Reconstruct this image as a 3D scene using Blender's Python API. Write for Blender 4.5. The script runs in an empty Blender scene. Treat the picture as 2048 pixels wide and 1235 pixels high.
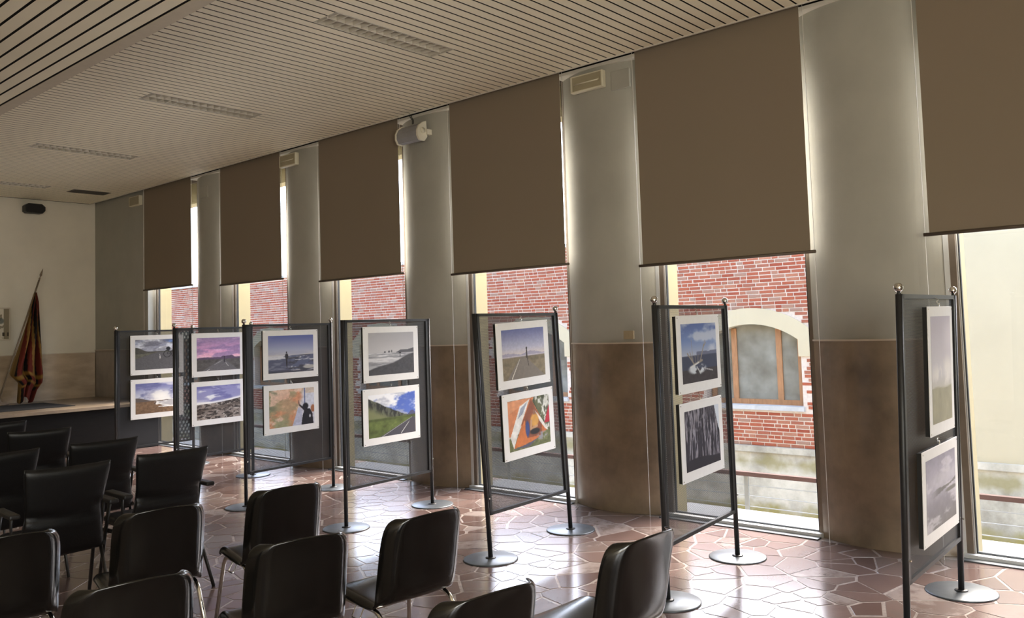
import bpy, math, random
import numpy as np
from mathutils import Vector, Matrix
random.seed(7); RNG = np.random.RandomState(11)
PI = math.pi
sc = bpy.context.scene
COL = sc.collection

# ------------------------------------------------------------------ camera
F_PX, YAW, PITCH, ROLL, CY = 1692.72, math.radians(48.7335), math.radians(3.3126), math.radians(-1.809), 555.126
CAMZ = 1.6
_f = Vector((math.sin(YAW)*math.cos(PITCH), math.cos(YAW)*math.cos(PITCH), math.sin(PITCH)))
_r = Vector((math.cos(YAW), -math.sin(YAW), 0)); _u = _r.cross(_f)
_R = math.cos(ROLL)*_r + math.sin(ROLL)*_u; _U = -math.sin(ROLL)*_r + math.cos(ROLL)*_u
cam_d = bpy.data.cameras.new('camera'); cam = bpy.data.objects.new('camera', cam_d); COL.objects.link(cam)
cam.matrix_world = Matrix(((_R.x, _U.x, -_f.x, 0), (_R.y, _U.y, -_f.y, 0), (_R.z, _U.z, -_f.z, CAMZ), (0, 0, 0, 1)))
cam_d.sensor_fit = 'HORIZONTAL'; cam_d.sensor_width = 36; cam_d.lens = F_PX/2048*36
cam_d.shift_y = -(617.5-CY)/2048; cam_d.clip_start = 0.05; cam_d.clip_end = 300
sc.camera = cam
def project(p):
    d = Vector(p) - Vector((0, 0, CAMZ)); z = d.dot(_f)
    if z < 0.05: return None
    return (1024+F_PX*d.dot(_R)/z, CY-F_PX*d.dot(_U)/z, z)

# ------------------------------------------------------------------ sky, sun, daylight of the windows behind the camera
EXPOSURE = 0.16
SKY = 1.62; REAR = 215
w = bpy.data.worlds.new('sky'); sc.world = w; w.use_nodes = True
nt = w.node_tree; bg = nt.nodes['Background']
sky = nt.nodes.new('ShaderNodeTexSky'); sky.sky_type = 'NISHITA'; sky.sun_disc = False
sky.sun_elevation = math.radians(50); sky.sun_rotation = math.radians(90); sky.air_density = 0.8; sky.dust_density = 4.0; sky.ozone_density = .5
nt.links.new(sky.outputs[0], bg.inputs[0]); bg.inputs[1].default_value = SKY
REAR_WINDOWS = [(-3.5, 2.5), (-.5, 2.5)]     # centre x and width of the glazed bays in the wall behind the camera
for cx_, wd in REAR_WINDOWS:
    ld = bpy.data.lights.new('window_daylight', 'AREA'); ld.shape = 'RECTANGLE'; ld.size = wd; ld.size_y = 2.7
    ld.energy = REAR*wd/2.5; ld.color = (1.0, .92, .74)
    lo = bpy.data.objects.new('window_daylight', ld); COL.objects.link(lo)
    lo.location = (cx_, -3.97, 1.75); lo.rotation_euler = (math.radians(90), 0, 0)
vs = sc.view_settings; vs.view_transform = 'Standard'; vs.look = 'None'; vs.exposure = EXPOSURE; vs.gamma = 1; vs.use_curve_mapping = False
cy = sc.cycles; cy.use_denoising = True; cy.max_bounces = 10; cy.diffuse_bounces = 5; cy.glossy_bounces = 5; cy.transparent_max_bounces = 24
cy.sample_clamp_indirect = 6; cy.caustics_reflective = True; cy.blur_glossy = 0.6; cy.caustics_refractive = False

# ------------------------------------------------------------------ materials
MATS = {}
def lin(c):
    return tuple(((x/255)/12.92 if x/255 <= .04045 else ((x/255+.055)/1.055)**2.4) for x in c)
def mat(name, col=(.5,.5,.5), rough=.6, metal=0., spec=.5, var=0., vscale=8., bump=0., bscale=60., col2=None, coat=0., stretch=None):
    m = bpy.data.materials.new(name); m.use_nodes = True; n = m.node_tree.nodes; l = m.node_tree.links
    b = n['Principled BSDF']; b.inputs['Roughness'].default_value = rough; b.inputs['Metallic'].default_value = metal
    b.inputs['Specular IOR Level'].default_value = spec; b.inputs['Coat Weight'].default_value = coat; b.inputs['Coat Roughness'].default_value = .14
    b.inputs['Base Color'].default_value = (*col, 1)
    tc = n.new('ShaderNodeTexCoord'); src = tc.outputs['Object']
    if stretch:
        mp = n.new('ShaderNodeMapping'); mp.inputs['Scale'].default_value = stretch; l.new(src, mp.inputs[0]); src = mp.outputs[0]
    if var or col2:
        no = n.new('ShaderNodeTexNoise'); no.inputs['Scale'].default_value = vscale; no.inputs['Detail'].default_value = 6; no.inputs['Roughness'].default_value = .6
        l.new(src, no.inputs['Vector'])
        r = n.new('ShaderNodeValToRGB'); r.color_ramp.elements[0].position = .3; r.color_ramp.elements[1].position = .7
        c2 = col2 or tuple(min(1, x*(1+var)) for x in col); c1 = col if col2 else tuple(x*(1-var) for x in col)
        r.color_ramp.elements[0].color = (*c1, 1); r.color_ramp.elements[1].color = (*c2, 1)
        l.new(no.outputs['Fac'], r.inputs[0]); l.new(r.outputs[0], b.inputs['Base Color'])
    if bump:
        nb = n.new('ShaderNodeTexNoise'); nb.inputs['Scale'].default_value = bscale; nb.inputs['Detail'].default_value = 5
        l.new(src, nb.inputs['Vector']); bp = n.new('ShaderNodeBump'); bp.inputs['Strength'].default_value = bump; bp.inputs['Distance'].default_value = .01
        l.new(nb.outputs['Fac'], bp.inputs['Height']); l.new(bp.outputs[0], b.inputs['Normal'])
    MATS[name] = m; return m
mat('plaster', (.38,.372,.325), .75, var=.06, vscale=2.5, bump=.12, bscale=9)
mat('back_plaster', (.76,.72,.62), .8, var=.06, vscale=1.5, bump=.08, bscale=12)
mat('marble', (.22,.165,.112), .28, var=.35, vscale=2.6, coat=.2)
mat('marble_light', (.46,.36,.26), .25, var=.25, vscale=1.8, stretch=(1,1,3), coat=.2)
mat('stage_stone', (.27,.21,.15), .3, var=.25, vscale=3, coat=.15)
mat('marble_cap', (.55,.47,.38), .35, var=.1)
mat('slat', (.92,.85,.665), .55, var=.05, vscale=1.2)
mat('plenum', (.012,.011,.010), .9, var=.2)
mat('fascia', (.60,.53,.41), .6, var=.05)
mat('trim_white', (.72,.68,.60), .45, var=.04)
mat('blind_bar', (.10,.075,.055), .5, var=.1)
mat('wire', (.75,.73,.68), .4, metal=.3, var=.05)
mat('alu_light', (.72,.74,.74), .35, metal=.3, var=.04)
mat('frame_brown', (.20,.165,.13), .4, metal=.4, var=.12, vscale=5)
mat('gap_shade_black', (.010,.009,.008), .9, spec=.1, var=.1)  # black standing in for shade in the slat gaps and above the piers
mat('gasket', (.012,.012,.012), .6, var=.1)
mat('sill_stone', (.135,.15,.165), .5, var=.06, vscale=12)
mat('cream', (.34,.28,.15), .8, var=.05, vscale=4)
mat('facade_cream', (.56,.465,.295), .85, var=.04, vscale=1.5)
mat('mortar', (.66,.54,.43), .9, var=.12, vscale=20)
mat('floor_mortar', (.33,.285,.262), .2, var=.25, vscale=25, coat=.28, spec=.5)
mat('black_metal', (.016,.016,.017), .45, var=.2, vscale=30)
mat('base_metal', (.11,.125,.14), .36, metal=.5, var=.12, vscale=20)
mat('chrome', (.78,.76,.72), .12, metal=1., var=.03)
mat('black_plastic', (.004,.0037,.0034), .19, var=.25, vscale=14, coat=.35)
mat('black_leather', (.0055,.0055,.006), .40, spec=.4, var=.25, vscale=30, bump=.1, bscale=220)
mat('arm_black', (.014,.013,.013), .4, var=.2)
mat('card', (.80,.79,.78), .6, var=.02, vscale=30)
mat('board_edge', (.012,.011,.010), .8, var=.2)
mat('lamp_white', (.66,.62,.48), .5, var=.05)
mat('lamp_cover', (.34,.30,.20), .3, var=.08)
mat('louvre', (.70,.66,.57), .35, var=.05)
mat('louvre_dark', (.06,.055,.045), .5, var=.1)
mat('vent_dark', (.10,.09,.075), .6, var=.1)
mat('speaker_grey', (.28,.28,.29), .5, var=.1, bump=.2, bscale=300)
mat('speaker_white', (.70,.66,.54), .45, var=.04)
mat('speaker_black', (.01,.01,.01), .5, var=.2)
mat('socket', (.45,.37,.24), .4, var=.05)
mat('dark_wood', (.004,.0033,.003), .7, spec=.15, var=.3, vscale=6, stretch=(1,1,8))
mat('carpet', (.012,.011,.011), .95, var=.3, vscale=80)
mat('pole', (.20,.15,.10), .45, var=.15)
mat('window_wood', (.36,.17,.07), .5, var=.2, vscale=6, stretch=(4,4,1))
mat('stone_sill', (.5,.48,.44), .8, var=.12)
mat('rail_wood', (.10,.05,.04), .5, var=.15)
mat('steel_rail', (.34,.34,.31), .45, metal=.4, var=.08)
mat('frame_pale', (.62,.56,.46), .5, var=.05)
mat('rooftile', (.30,.12,.07), .9, var=.2, vscale=8)
mat('wall_plain', (.60,.55,.46), .8, var=.05)
mat('pavement', (.62,.60,.55), .9, var=.15)
mat('rubber', (.015,.015,.015), .8, var=.1)

def nodes_mat(name):
    m = bpy.data.materials.new(name); m.use_nodes = True; MATS[name] = m
    return m, m.node_tree.nodes, m.node_tree.links, m.node_tree.nodes['Principled BSDF']
# fabric of the blinds: woven, slightly translucent
m, n, l, b = nodes_mat('blind_fabric')
b.inputs['Roughness'].default_value = .85; b.inputs['Specular IOR Level'].default_value = .1
tc = n.new('ShaderNodeTexCoord'); no = n.new('ShaderNodeTexNoise'); no.inputs['Scale'].default_value = 1.1; no.inputs['Detail'].default_value = 3
l.new(tc.outputs['Object'], no.inputs['Vector']); r = n.new('ShaderNodeValToRGB')
r.color_ramp.elements[0].color = (.252,.200,.152, 1); r.color_ramp.elements[1].color = (.242,.202,.145, 1)
l.new(no.outputs['Fac'], r.inputs[0]); l.new(r.outputs[0], b.inputs['Base Color'])
wv = n.new('ShaderNodeTexNoise'); wv.inputs['Scale'].default_value = 500; l.new(tc.outputs['Object'], wv.inputs['Vector'])
bp = n.new('ShaderNodeBump'); bp.inputs['Strength'].default_value = .15; bp.inputs['Distance'].default_value = .002
l.new(wv.outputs['Fac'], bp.inputs['Height']); l.new(bp.outputs[0], b.inputs['Normal'])
mat('blind_back', (.92,.88,.78), .8, var=.03)
# thin window glass: fresnel mix of clear and mirror
m, n, l, b = nodes_mat('glass')
n.remove(b); tr = n.new('ShaderNodeBsdfTransparent'); tr.inputs[0].default_value = (.95,.97,.96,1)
gl = n.new('ShaderNodeBsdfGlossy'); gl.inputs['Roughness'].default_value = .02
ge = n.new('ShaderNodeNewGeometry'); dt = n.new('ShaderNodeVectorMath'); dt.operation = 'DOT_PRODUCT'; l.new(ge.outputs['Normal'], dt.inputs[0]); l.new(ge.outputs['Incoming'], dt.inputs[1])
ab = n.new('ShaderNodeMath'); ab.operation = 'ABSOLUTE'; l.new(dt.outputs['Value'], ab.inputs[0])
om = n.new('ShaderNodeMath'); om.operation = 'SUBTRACT'; om.inputs[0].default_value = 1; l.new(ab.outputs[0], om.inputs[1])
pw = n.new('ShaderNodeMath'); pw.operation = 'POWER'; l.new(om.outputs[0], pw.inputs[0]); pw.inputs[1].default_value = 5
fr = n.new('ShaderNodeMath'); fr.operation = 'MULTIPLY_ADD'; l.new(pw.outputs[0], fr.inputs[0]); fr.inputs[1].default_value = .9; fr.inputs[2].default_value = .05
mx = n.new('ShaderNodeMixShader')
l.new(fr.outputs[0], mx.inputs[0]); l.new(tr.outputs[0], mx.inputs[1]); l.new(gl.outputs[0], mx.inputs[2])
l.new(mx.outputs[0], n['Material Output'].inputs[0])
# far building's panes: dusty reflective glass in front of a dim room
m, n, l, b = nodes_mat('far_glass')
b.inputs['Base Color'].default_value = (.20,.20,.16,1); b.inputs['Roughness'].default_value = .25
tc = n.new('ShaderNodeTexCoord'); no = n.new('ShaderNodeTexNoise'); no.inputs['Scale'].default_value = 2.2; no.inputs['Detail'].default_value = 5
l.new(tc.outputs['Object'], no.inputs['Vector']); r = n.new('ShaderNodeValToRGB')
r.color_ramp.elements[0].position = .35; r.color_ramp.elements[0].color = (.13,.115,.085,1); r.color_ramp.elements[1].position = .7; r.color_ramp.elements[1].color = (.28,.27,.22,1)
l.new(no.outputs['Fac'], r.inputs[0]); l.new(r.outputs[0], b.inputs['Base Color'])
# perforated sheet: staggered round holes punched through
m, n, l, b = nodes_mat('perforated')
b.inputs['Base Color'].default_value = (.030,.031,.034,1); b.inputs['Roughness'].default_value = .5
tc = n.new('ShaderNodeTexCoord'); sp = n.new('ShaderNodeSeparateXYZ'); l.new(tc.outputs['Object'], sp.inputs[0])
PITCH_H = .0072
def M2(op, a, bb=None, c=None):
    x = n.new('ShaderNodeMath'); x.operation = op
    for i, v in enumerate((a, bb, c)):
        if v is None: continue
        if isinstance(v, (int, float)): x.inputs[i].default_value = v
        else: l.new(v, x.inputs[i])
    return x.outputs[0]
def lattice(offx, offz):
    fx = M2('SUBTRACT', M2('FRACT', M2('ADD', M2('MULTIPLY', sp.outputs[0], 1/PITCH_H), 100.0+offx)), .5)
    fz = M2('MULTIPLY', M2('SUBTRACT', M2('FRACT', M2('ADD', M2('MULTIPLY', sp.outputs[2], 1/(PITCH_H*1.732)), 100.0+offz)), .5), 1.732)
    return M2('LESS_THAN', M2('ADD', M2('MULTIPLY', fx, fx), M2('MULTIPLY', fz, fz)), .36**2)
hole = M2('MAXIMUM', lattice(0, 0), lattice(.5, .5))
tr = n.new('ShaderNodeBsdfTransparent'); mx = n.new('ShaderNodeMixShader'); l.new(hole, mx.inputs[0])
l.new(b.outputs[0], mx.inputs[1]); l.new(tr.outputs[0], mx.inputs[2]); l.new(mx.outputs[0], n['Material Output'].inputs[0])
# stones, bricks: one tone per piece (vertex attribute or object random), grain by noise
def piece_mat(name, stops, rough, nscale, namt, coat=0., bump=.0, spec=.5):
    m, n, l, b = nodes_mat(name)
    b.inputs['Roughness'].default_value = rough; b.inputs['Coat Weight'].default_value = coat; b.inputs['Coat Roughness'].default_value = .14; b.inputs['Specular IOR Level'].default_value = spec
    at = n.new('ShaderNodeAttribute'); at.attribute_name = 'tone'; oi = n.new('ShaderNodeObjectInfo')
    a = n.new('ShaderNodeMath'); a.operation = 'ADD'; l.new(at.outputs['Fac'], a.inputs[0]); l.new(oi.outputs['Random'], a.inputs[1])
    fr = n.new('ShaderNodeMath'); fr.operation = 'FRACT'; l.new(a.outputs[0], fr.inputs[0])
    ge = n.new('ShaderNodeNewGeometry')
    no = n.new('ShaderNodeTexNoise'); no.inputs['Scale'].default_value = nscale; no.inputs['Detail'].default_value = 7; no.inputs['Roughness'].default_value = .65
    l.new(ge.outputs['Position'], no.inputs['Vector'])
    x = n.new('ShaderNodeMath'); x.operation = 'MULTIPLY_ADD'; l.new(no.outputs['Fac'], x.inputs[0]); x.inputs[1].default_value = namt; x.inputs[2].default_value = -namt/2
    y = n.new('ShaderNodeMath'); y.operation = 'ADD'; y.use_clamp = True; l.new(fr.outputs[0], y.inputs[0]); l.new(x.outputs[0], y.inputs[1])
    r = n.new('ShaderNodeValToRGB'); el = r.color_ramp.elements
    el[0].position = stops[0][0]; el[0].color = (*stops[0][1], 1); el[1].position = stops[-1][0]; el[1].color = (*stops[-1][1], 1)
    for p, c in stops[1:-1]:
        e = el.new(p); e.color = (*c, 1)
    l.new(y.outputs[0], r.inputs[0]); l.new(r.outputs[0], b.inputs['Base Color'])
    if bump:
        bp = n.new('ShaderNodeBump'); bp.inputs['Strength'].default_value = bump; bp.inputs['Distance'].default_value = .004
        l.new(no.outputs['Fac'], bp.inputs['Height']); l.new(bp.outputs[0], b.inputs['Normal'])
piece_mat('floor_stone', [(0,(.100,.063,.056)),(.35,(.137,.092,.083)),(.65,(.175,.121,.108)),(.85,(.158,.120,.109)),(1,(.265,.220,.205))], .18, 9, .75, coat=.28, spec=.5)
piece_mat('brick', [(0,(.30,.070,.036)),(.3,(.38,.105,.052)),(.6,(.33,.115,.068)),(.8,(.42,.165,.09)),(1,(.33,.20,.14))], .9, 30, .35, bump=.4, spec=.2)
# concrete plinth with moss: stains have their own shape
m, n, l, b = nodes_mat('mossy_concrete')
b.inputs['Roughness'].default_value = .92
ge = n.new('ShaderNodeNewGeometry'); no = n.new('ShaderNodeTexNoise'); no.inputs['Scale'].default_value = 1.6; no.inputs['Detail'].default_value = 8; no.inputs['Roughness'].default_value = .65
l.new(ge.outputs['Position'], no.inputs['Vector']); r = n.new('ShaderNodeValToRGB'); el = r.color_ramp.elements
el[0].position = .32; el[0].color = (.30,.26,.19,1); el[1].position = .68; el[1].color = (.68,.60,.46,1); e = el.new(.5); e.color = (.50,.44,.33,1)
l.new(no.outputs['Fac'], r.inputs[0])
sp = n.new('ShaderNodeSeparateXYZ'); l.new(ge.outputs['Position'], sp.inputs[0])
n2 = n.new('ShaderNodeTexNoise'); n2.inputs['Scale'].default_value = 2.4; n2.inputs['Detail'].default_value = 6; l.new(ge.outputs['Position'], n2.inputs['Vector'])
def band(z0, wd, amp):
    d = M2('ABSOLUTE', M2('SUBTRACT', sp.outputs[2], z0)); d = M2('DIVIDE', d, wd)
    v = M2('ADD', M2('SUBTRACT', 1.0, d), M2('MULTIPLY', M2('SUBTRACT', n2.outputs['Fac'], .5), amp))
    x = n.new('ShaderNodeClamp'); l.new(v, x.inputs[0]); return x.outputs[0]
moss = M2('MAXIMUM', band(-1.72, .16, 3.0), M2('MULTIPLY', band(-.88, .14, 4.0), .7))
mix = n.new('ShaderNodeMix'); mix.data_type = 'RGBA'; l.new(moss, mix.inputs['Factor']); l.new(r.outputs[0], mix.inputs['A']); mix.inputs['B'].default_value = (.27,.22,.07,1)
l.new(mix.outputs['Result'], b.inputs['Base Color'])
# colour-attribute materials (flat print, flag cloth)
for nm, rg in (('print', .45), ('flag_cloth', .85)):
    m, n, l, b = nodes_mat(nm); b.inputs['Roughness'].default_value = rg; b.inputs['Specular IOR Level'].default_value = .3
    at = n.new('ShaderNodeAttribute'); at.attribute_name = 'Col'; l.new(at.outputs['Color'], b.inputs['Base Color'])

# ------------------------------------------------------------------ mesh helpers
class MB:
    def __init__(s): s.v = []; s.f = []
    def add(s, vs, fs):
        o = len(s.v); s.v += [tuple(p) for p in vs]; s.f += [tuple(i+o for i in f) for f in fs]; return s
    def box(s, x0, x1, y0, y1, z0, z1):
        return s.add([(x0,y0,z0),(x1,y0,z0),(x1,y1,z0),(x0,y1,z0),(x0,y0,z1),(x1,y0,z1),(x1,y1,z1),(x0,y1,z1)],
                     [(3,2,1,0),(4,5,6,7),(0,1,5,4),(1,2,6,5),(2,3,7,6),(3,0,4,7)])
    def prism(s, pts, axis, a0, a1):
        "polygon pts (2D) extruded along axis 0/1/2"
        def P(p, a):
            return {0: (a,p[0],p[1]), 1: (p[0],a,p[1]), 2: (p[0],p[1],a)}[axis]
        k = len(pts)
        return s.add([P(p,a0) for p in pts]+[P(p,a1) for p in pts], [tuple(range(k))[::-1], tuple(range(k,2*k))]+[(i,(i+1)%k,k+(i+1)%k,k+i) for i in range(k)])
    def lathe(s, prof, c=(0,0,0), seg=24, axis=2):
        vs = []; fs = []
        for r, z in prof:
            for i in range(seg):
                a = 2*PI*i/seg; p = (r*math.cos(a), r*math.sin(a), z)
                if axis == 0: p = (p[2], p[0], p[1])
                if axis == 1: p = (p[1], p[2], p[0])
                vs.append((p[0]+c[0], p[1]+c[1], p[2]+c[2]))
        k = len(prof)
        for j in range(k-1):
            for i in range(seg): fs.append((j*seg+i, j*seg+(i+1)%seg, (j+1)*seg+(i+1)%seg, (j+1)*seg+i))
        fs.append(tuple(range(seg))[::-1]); fs.append(tuple((k-1)*seg+i for i in range(seg)))
        return s.add(vs, fs)
    def tube(s, path, r, seg=10, flat=None):
        P = [Vector(p) for p in path]; k = len(P); vs = []; fs = []; N = None
        for i in range(k):
            t = (P[min(i+1,k-1)]-P[max(i-1,0)]).normalized()
            if N is None:
                N = t.orthogonal().normalized() if flat is None else (Vector(flat) - t*Vector(flat).dot(t)).normalized()
            N = (N - t*N.dot(t)).normalized(); B = t.cross(N)
            ra, rb = (r, r) if not isinstance(r, tuple) else r
            for j in range(seg):
                a = 2*PI*j/seg; vs.append(P[i]+N*math.cos(a)*ra+B*math.sin(a)*rb)
        for i in range(k-1):
            for j in range(seg): fs.append((i*seg+j, i*seg+(j+1)%seg, (i+1)*seg+(j+1)%seg, (i+1)*seg+j))
        fs.append(tuple(range(seg))[::-1]); fs.append(tuple((k-1)*seg+j for j in range(seg)))
        return s.add(vs, fs)
    def grid(s, P):
        nr, nc = len(P), len(P[0])
        return s.add([p for row in P for p in row], [(i*nc+j, i*nc+j+1, (i+1)*nc+j+1, (i+1)*nc+j) for i in range(nr-1) for j in range(nc-1)])
    def mesh(s, name, m, smooth=False):
        me = bpy.data.meshes.new(name); me.from_pydata([tuple(v) for v in s.v], [], s.f); me.update()
        if m: me.materials.append(MATS[m])
        if smooth: me.polygons.foreach_set('use_smooth', [True]*len(me.polygons))
        return me
    def build(s, name, m, parent=None, smooth=False, loc=None):
        o = bpy.data.objects.new(name, s.mesh(name, m, smooth)); COL.objects.link(o)
        if parent: o.parent = parent
        if loc: o.location = loc
        return o
def bevel(o, wd=.004, seg=2):
    md = o.modifiers.new('bevel', 'BEVEL'); md.width = wd; md.segments = seg; md.limit_method = 'ANGLE'; return o
def inst(me, name, parent=None, loc=(0,0,0), rot=(0,0,0)):
    o = bpy.data.objects.new(name, me); COL.objects.link(o); o.parent = parent; o.location = loc; o.rotation_euler = rot; return o
def fillet(pts, r, k=5):
    P = [Vector(p) for p in pts]; out = [P[0]]
    for i in range(1, len(P)-1):
        a = (P[i-1]-P[i]); b = (P[i+1]-P[i]); d = min(r, a.length*.48, b.length*.48)
        p0 = P[i]+a.normalized()*d; p2 = P[i]+b.normalized()*d
        for j in range(k+1):
            t = j/k; out.append(p0*(1-t)**2+P[i]*2*t*(1-t)+p2*t*t)
    return out+[P[-1]]
def tag(o, label, cat, group=None):
    o['label'] = label; o['category'] = cat
    if group: o['group'] = group
    return o
def struct(o, label=None):
    o['kind'] = 'structure'
    if label: o['label'] = label
    return o
def empty(name, loc=(0,0,0), rz=0):
    o = bpy.data.objects.new(name, None); COL.objects.link(o); o.location = loc; o.rotation_euler = (0,0,rz); o.empty_display_size = .1; return o
def copy_tree(o, parent=None):
    c = o.copy(); COL.objects.link(c); c.parent = parent
    for ch in list(o.children): copy_tree(ch, c)
    return c
def tone_attr(me, vals):
    a = me.attributes.new('tone', 'FLOAT', 'POINT'); a.data.foreach_set('value', vals)
# ================================================================== the room
H = 3.88                     # ceiling
WX = 6.05                    # plane of the blinds / face of the piers
YB = 14.65                   # far wall
PIT = 2.24                   # bay spacing
PC0 = 2.015; HWP = .46; PIER_C = [PC0+PIT*i for i in range(5)]      # piers between the windows
XL, YF = -5.0, -4.0

# ---- floor: crazy paving of broken marble, every stone proud of its joint
fl = MB().box(XL, 6.72, YF, YB, -.12, -.0022).build('floor', 'floor_mortar'); struct(fl)
def voronoi(x0, x1, y0, y1, n, mind):
    pts = []; cell = .5; gridd = {}
    tries = 0
    while len(pts) < n and tries < n*30:
        tries += 1
        x = random.uniform(x0, x1); y = random.uniform(y0, y1); gx, gy = int(x//cell), int(y//cell); ok = True
        for i in (-1,0,1):
            for j in (-1,0,1):
                for q in gridd.get((gx+i,gy+j), ()):
                    if (q[0]-x)**2+(q[1]-y)**2 < mind*mind: ok = False; break
        if ok: pts.append((x,y)); gridd.setdefault((gx,gy), []).append((x,y))
    out = []
    for (x,y) in pts:
        gx, gy = int(x//cell), int(y//cell); nb = []
        for i in (-2,-1,0,1,2):
            for j in (-2,-1,0,1,2): nb += [q for q in gridd.get((gx+i,gy+j), ()) if q != (x,y)]
        nb.sort(key=lambda q: (q[0]-x)**2+(q[1]-y)**2)
        poly = [(x0,y0),(x1,y0),(x1,y1),(x0,y1)]; poly = [(max(x-.8,min(x+.8,a)), max(y-.8,min(y+.8,b))) for a,b in poly]
        for q in nb[:22]:
            nx, ny = q[0]-x, q[1]-y; L = math.hypot(nx,ny); nx/=L; ny/=L
            gap = .0042+.0085*((hash((round(x+q[0],4), round(y+q[1],4))) % 100)/100)
            c = nx*x+ny*y+L/2-gap; new = []
            for i in range(len(poly)):
                a, b = poly[i], poly[(i+1)%len(poly)]
                da = nx*a[0]+ny*a[1]-c; db = nx*b[0]+ny*b[1]-c
                if da <= 0: new.append(a)
                if da*db < 0:
                    t = da/(da-db); new.append((a[0]+(b[0]-a[0])*t, a[1]+(b[1]-a[1])*t))
            poly = new
            if len(poly) < 3: break
        if len(poly) >= 3: out.append(((x,y), poly))
    return out
cells = voronoi(XL+.02, 6.06, YF+.02, YB-.02, 4600, .085)
scored = []
for c, poly in cells:
    p = project((c[0], c[1], 0)); s = 0
    if p and -60 < p[0] < 2110 and 880 < p[1] < 1300: s = 1/p[2]
    scored.append((s, c, poly))
scored.sort(key=lambda t: -t[0])
rest = MB(); rt = []
for i, (s, c, poly) in enumerate(scored):
    k = len(poly); dz = random.uniform(-.0003, .0)
    if i < 300 and s > 0:
        mb = MB().prism([(p[0]-c[0], p[1]-c[1]) for p in poly], 2, -.003, dz)
        o = mb.build('paving_stone', 'floor_stone', fl, loc=(c[0], c[1], 0))
    else:
        rest.prism(poly, 2, -.003, dz); rt += [random.random()]*(2*k)
o = rest.build('paving_stones', 'floor_stone', fl); tone_attr(o.data, rt); o['kind'] = 'stuff'

# ---- ceiling: linear metal slats below a dark plenum, dropped soffit on the left
ce = MB().box(XL, 6.4, YF, YB+.2, 4.10, 4.30).box(XL, 6.4, YF, YB+.2, 4.08, 4.099).build('ceiling', 'plenum'); struct(ce)
SP = .0933; S0 = 4.81; FX0, FX1 = 3.66, 4.85; CX0, CX1 = 2.40, 5.955; GAP = .0165
def slat_mesh(L):
    return MB().box(0, L, GAP/2, SP-GAP/2, 0, .0016).mesh('slat', 'slat')
full = slat_mesh(CX1-CX0); ml = slat_mesh(FX0-CX0); mr = slat_mesh(CX1-FX1)
jb = MB(); ycur = S0-31*SP; ytop = S0
for i in range(-31, 106):
    y = S0+SP*i
    if y+SP > YB: break
    ytop = y+SP
    if i >= 0 and i % 30 in (0,1,2):
        inst(ml, 'slat', ce, (CX0, y, H)); inst(mr, 'slat', ce, (FX1, y, H))
    else: inst(full, 'slat', ce, (CX0, y, H))
for k in range(4):
    f0 = S0+SP*30*k; f1 = f0+3*SP
    jb.box(CX0, CX1, ycur, f0, H+.0016, H+.012); jb.box(CX0, FX0, f0, f1, H+.0016, H+.012); jb.box(FX1, CX1, f0, f1, H+.0016, H+.012); ycur = f1
jb.box(CX0, CX1, ycur, YB, H+.0016, H+.012)
jb.build('gap_shade_backing', 'gap_shade_black', ce)  # black sheet close behind the slats, paints the shade of the open gaps
MB().box(2.47, CX1, YF, S0-31*SP, H, H+.02).build('ceiling_field', 'slat', ce)
ZS = 3.50; SX = 2.455; SPS = .1008; SXE = SX-.095
MB().box(XL, SX-.013, YF, YB, ZS+.0016, ZS+.02).build('soffit_gap_shade', 'gap_shade_black', ce)  # black sheet painting in the shade between the soffit slats
sm = MB().box(.0, SPS-.019, -1.0, YB, 0, .0016).mesh('slat', 'slat')
for i in range(1, 26): inst(sm, 'slat', ce, (SXE-SPS*i, 0, ZS))
MB().box(SXE, SX, -1.0, YB, ZS-.003, ZS+.0016).box(SX-.012, SX, -1.0, YB, ZS+.0016, 4.08).build('soffit_edge', 'fascia', ce)
MB().box(XL, SXE-SPS*25-.02, YF, YB, ZS, ZS+.0016).box(XL, SX, YF, -1.0, ZS, ZS+.0016).build('soffit_field', 'slat', ce)
tr_ = MB().box(5.955, 5.975, YF, YB, H-.006, H+.03).build('trim_1', 'trim_white'); struct(tr_)

# ---- recessed louvre luminaires
bl = MB().prism([(-.018,.055),(.018,.055),(.0035,0),(-.0035,0)], 1, -.129, -.004).mesh('louvre_blade', 'louvre')
bl2 = MB().prism([(-.018,.055),(.018,.055),(.0035,0),(-.0035,0)], 1, .004, .129).mesh('louvre_blade', 'louvre')
LL = ['grey louvred ceiling light nearest the camera, high above the orange tent photo', 'second grey louvred ceiling light from the camera, left of the nearest one',
      'third louvred ceiling light from the camera, above the far armchairs', 'farthest louvred ceiling light, cut by the left picture edge above the black speaker']
for k in range(4):
    y = S0+SP*30*k; yc = y+SP*1.5-.006
    t = empty('ceiling_light', ((FX0+FX1)/2, yc, H)); tag(t, LL[k], 'ceiling light', 'louvred ceiling lights')
    hw = (FX1-FX0)/2-.004
    MB().box(-hw, hw, -.135, .135, .075, .09).build('reflector', 'louvre_dark', t)
    MB().box(-hw, hw, -.138, -.132, -.001, .09).box(-hw, hw, .132, .138, -.001, .09).box(-hw,-hw+.006,-.138,.138,-.001,.09).box(hw-.006,hw,-.138,.138,-.001,.09).build('housing', 'louvre', t)
    MB().prism([(-.018,.055),(.018,.055),(.004,0),(-.004,0)], 0, -hw+.02, hw-.02).build('centre_rib', 'louvre', t)
    for q in range(16):
        x = -hw+.035+q*(2*hw-.07)/15
        inst(bl, 'louvre_blade', t, (x,0,0)); inst(bl2, 'louvre_blade', t, (x,0,0))
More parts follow.
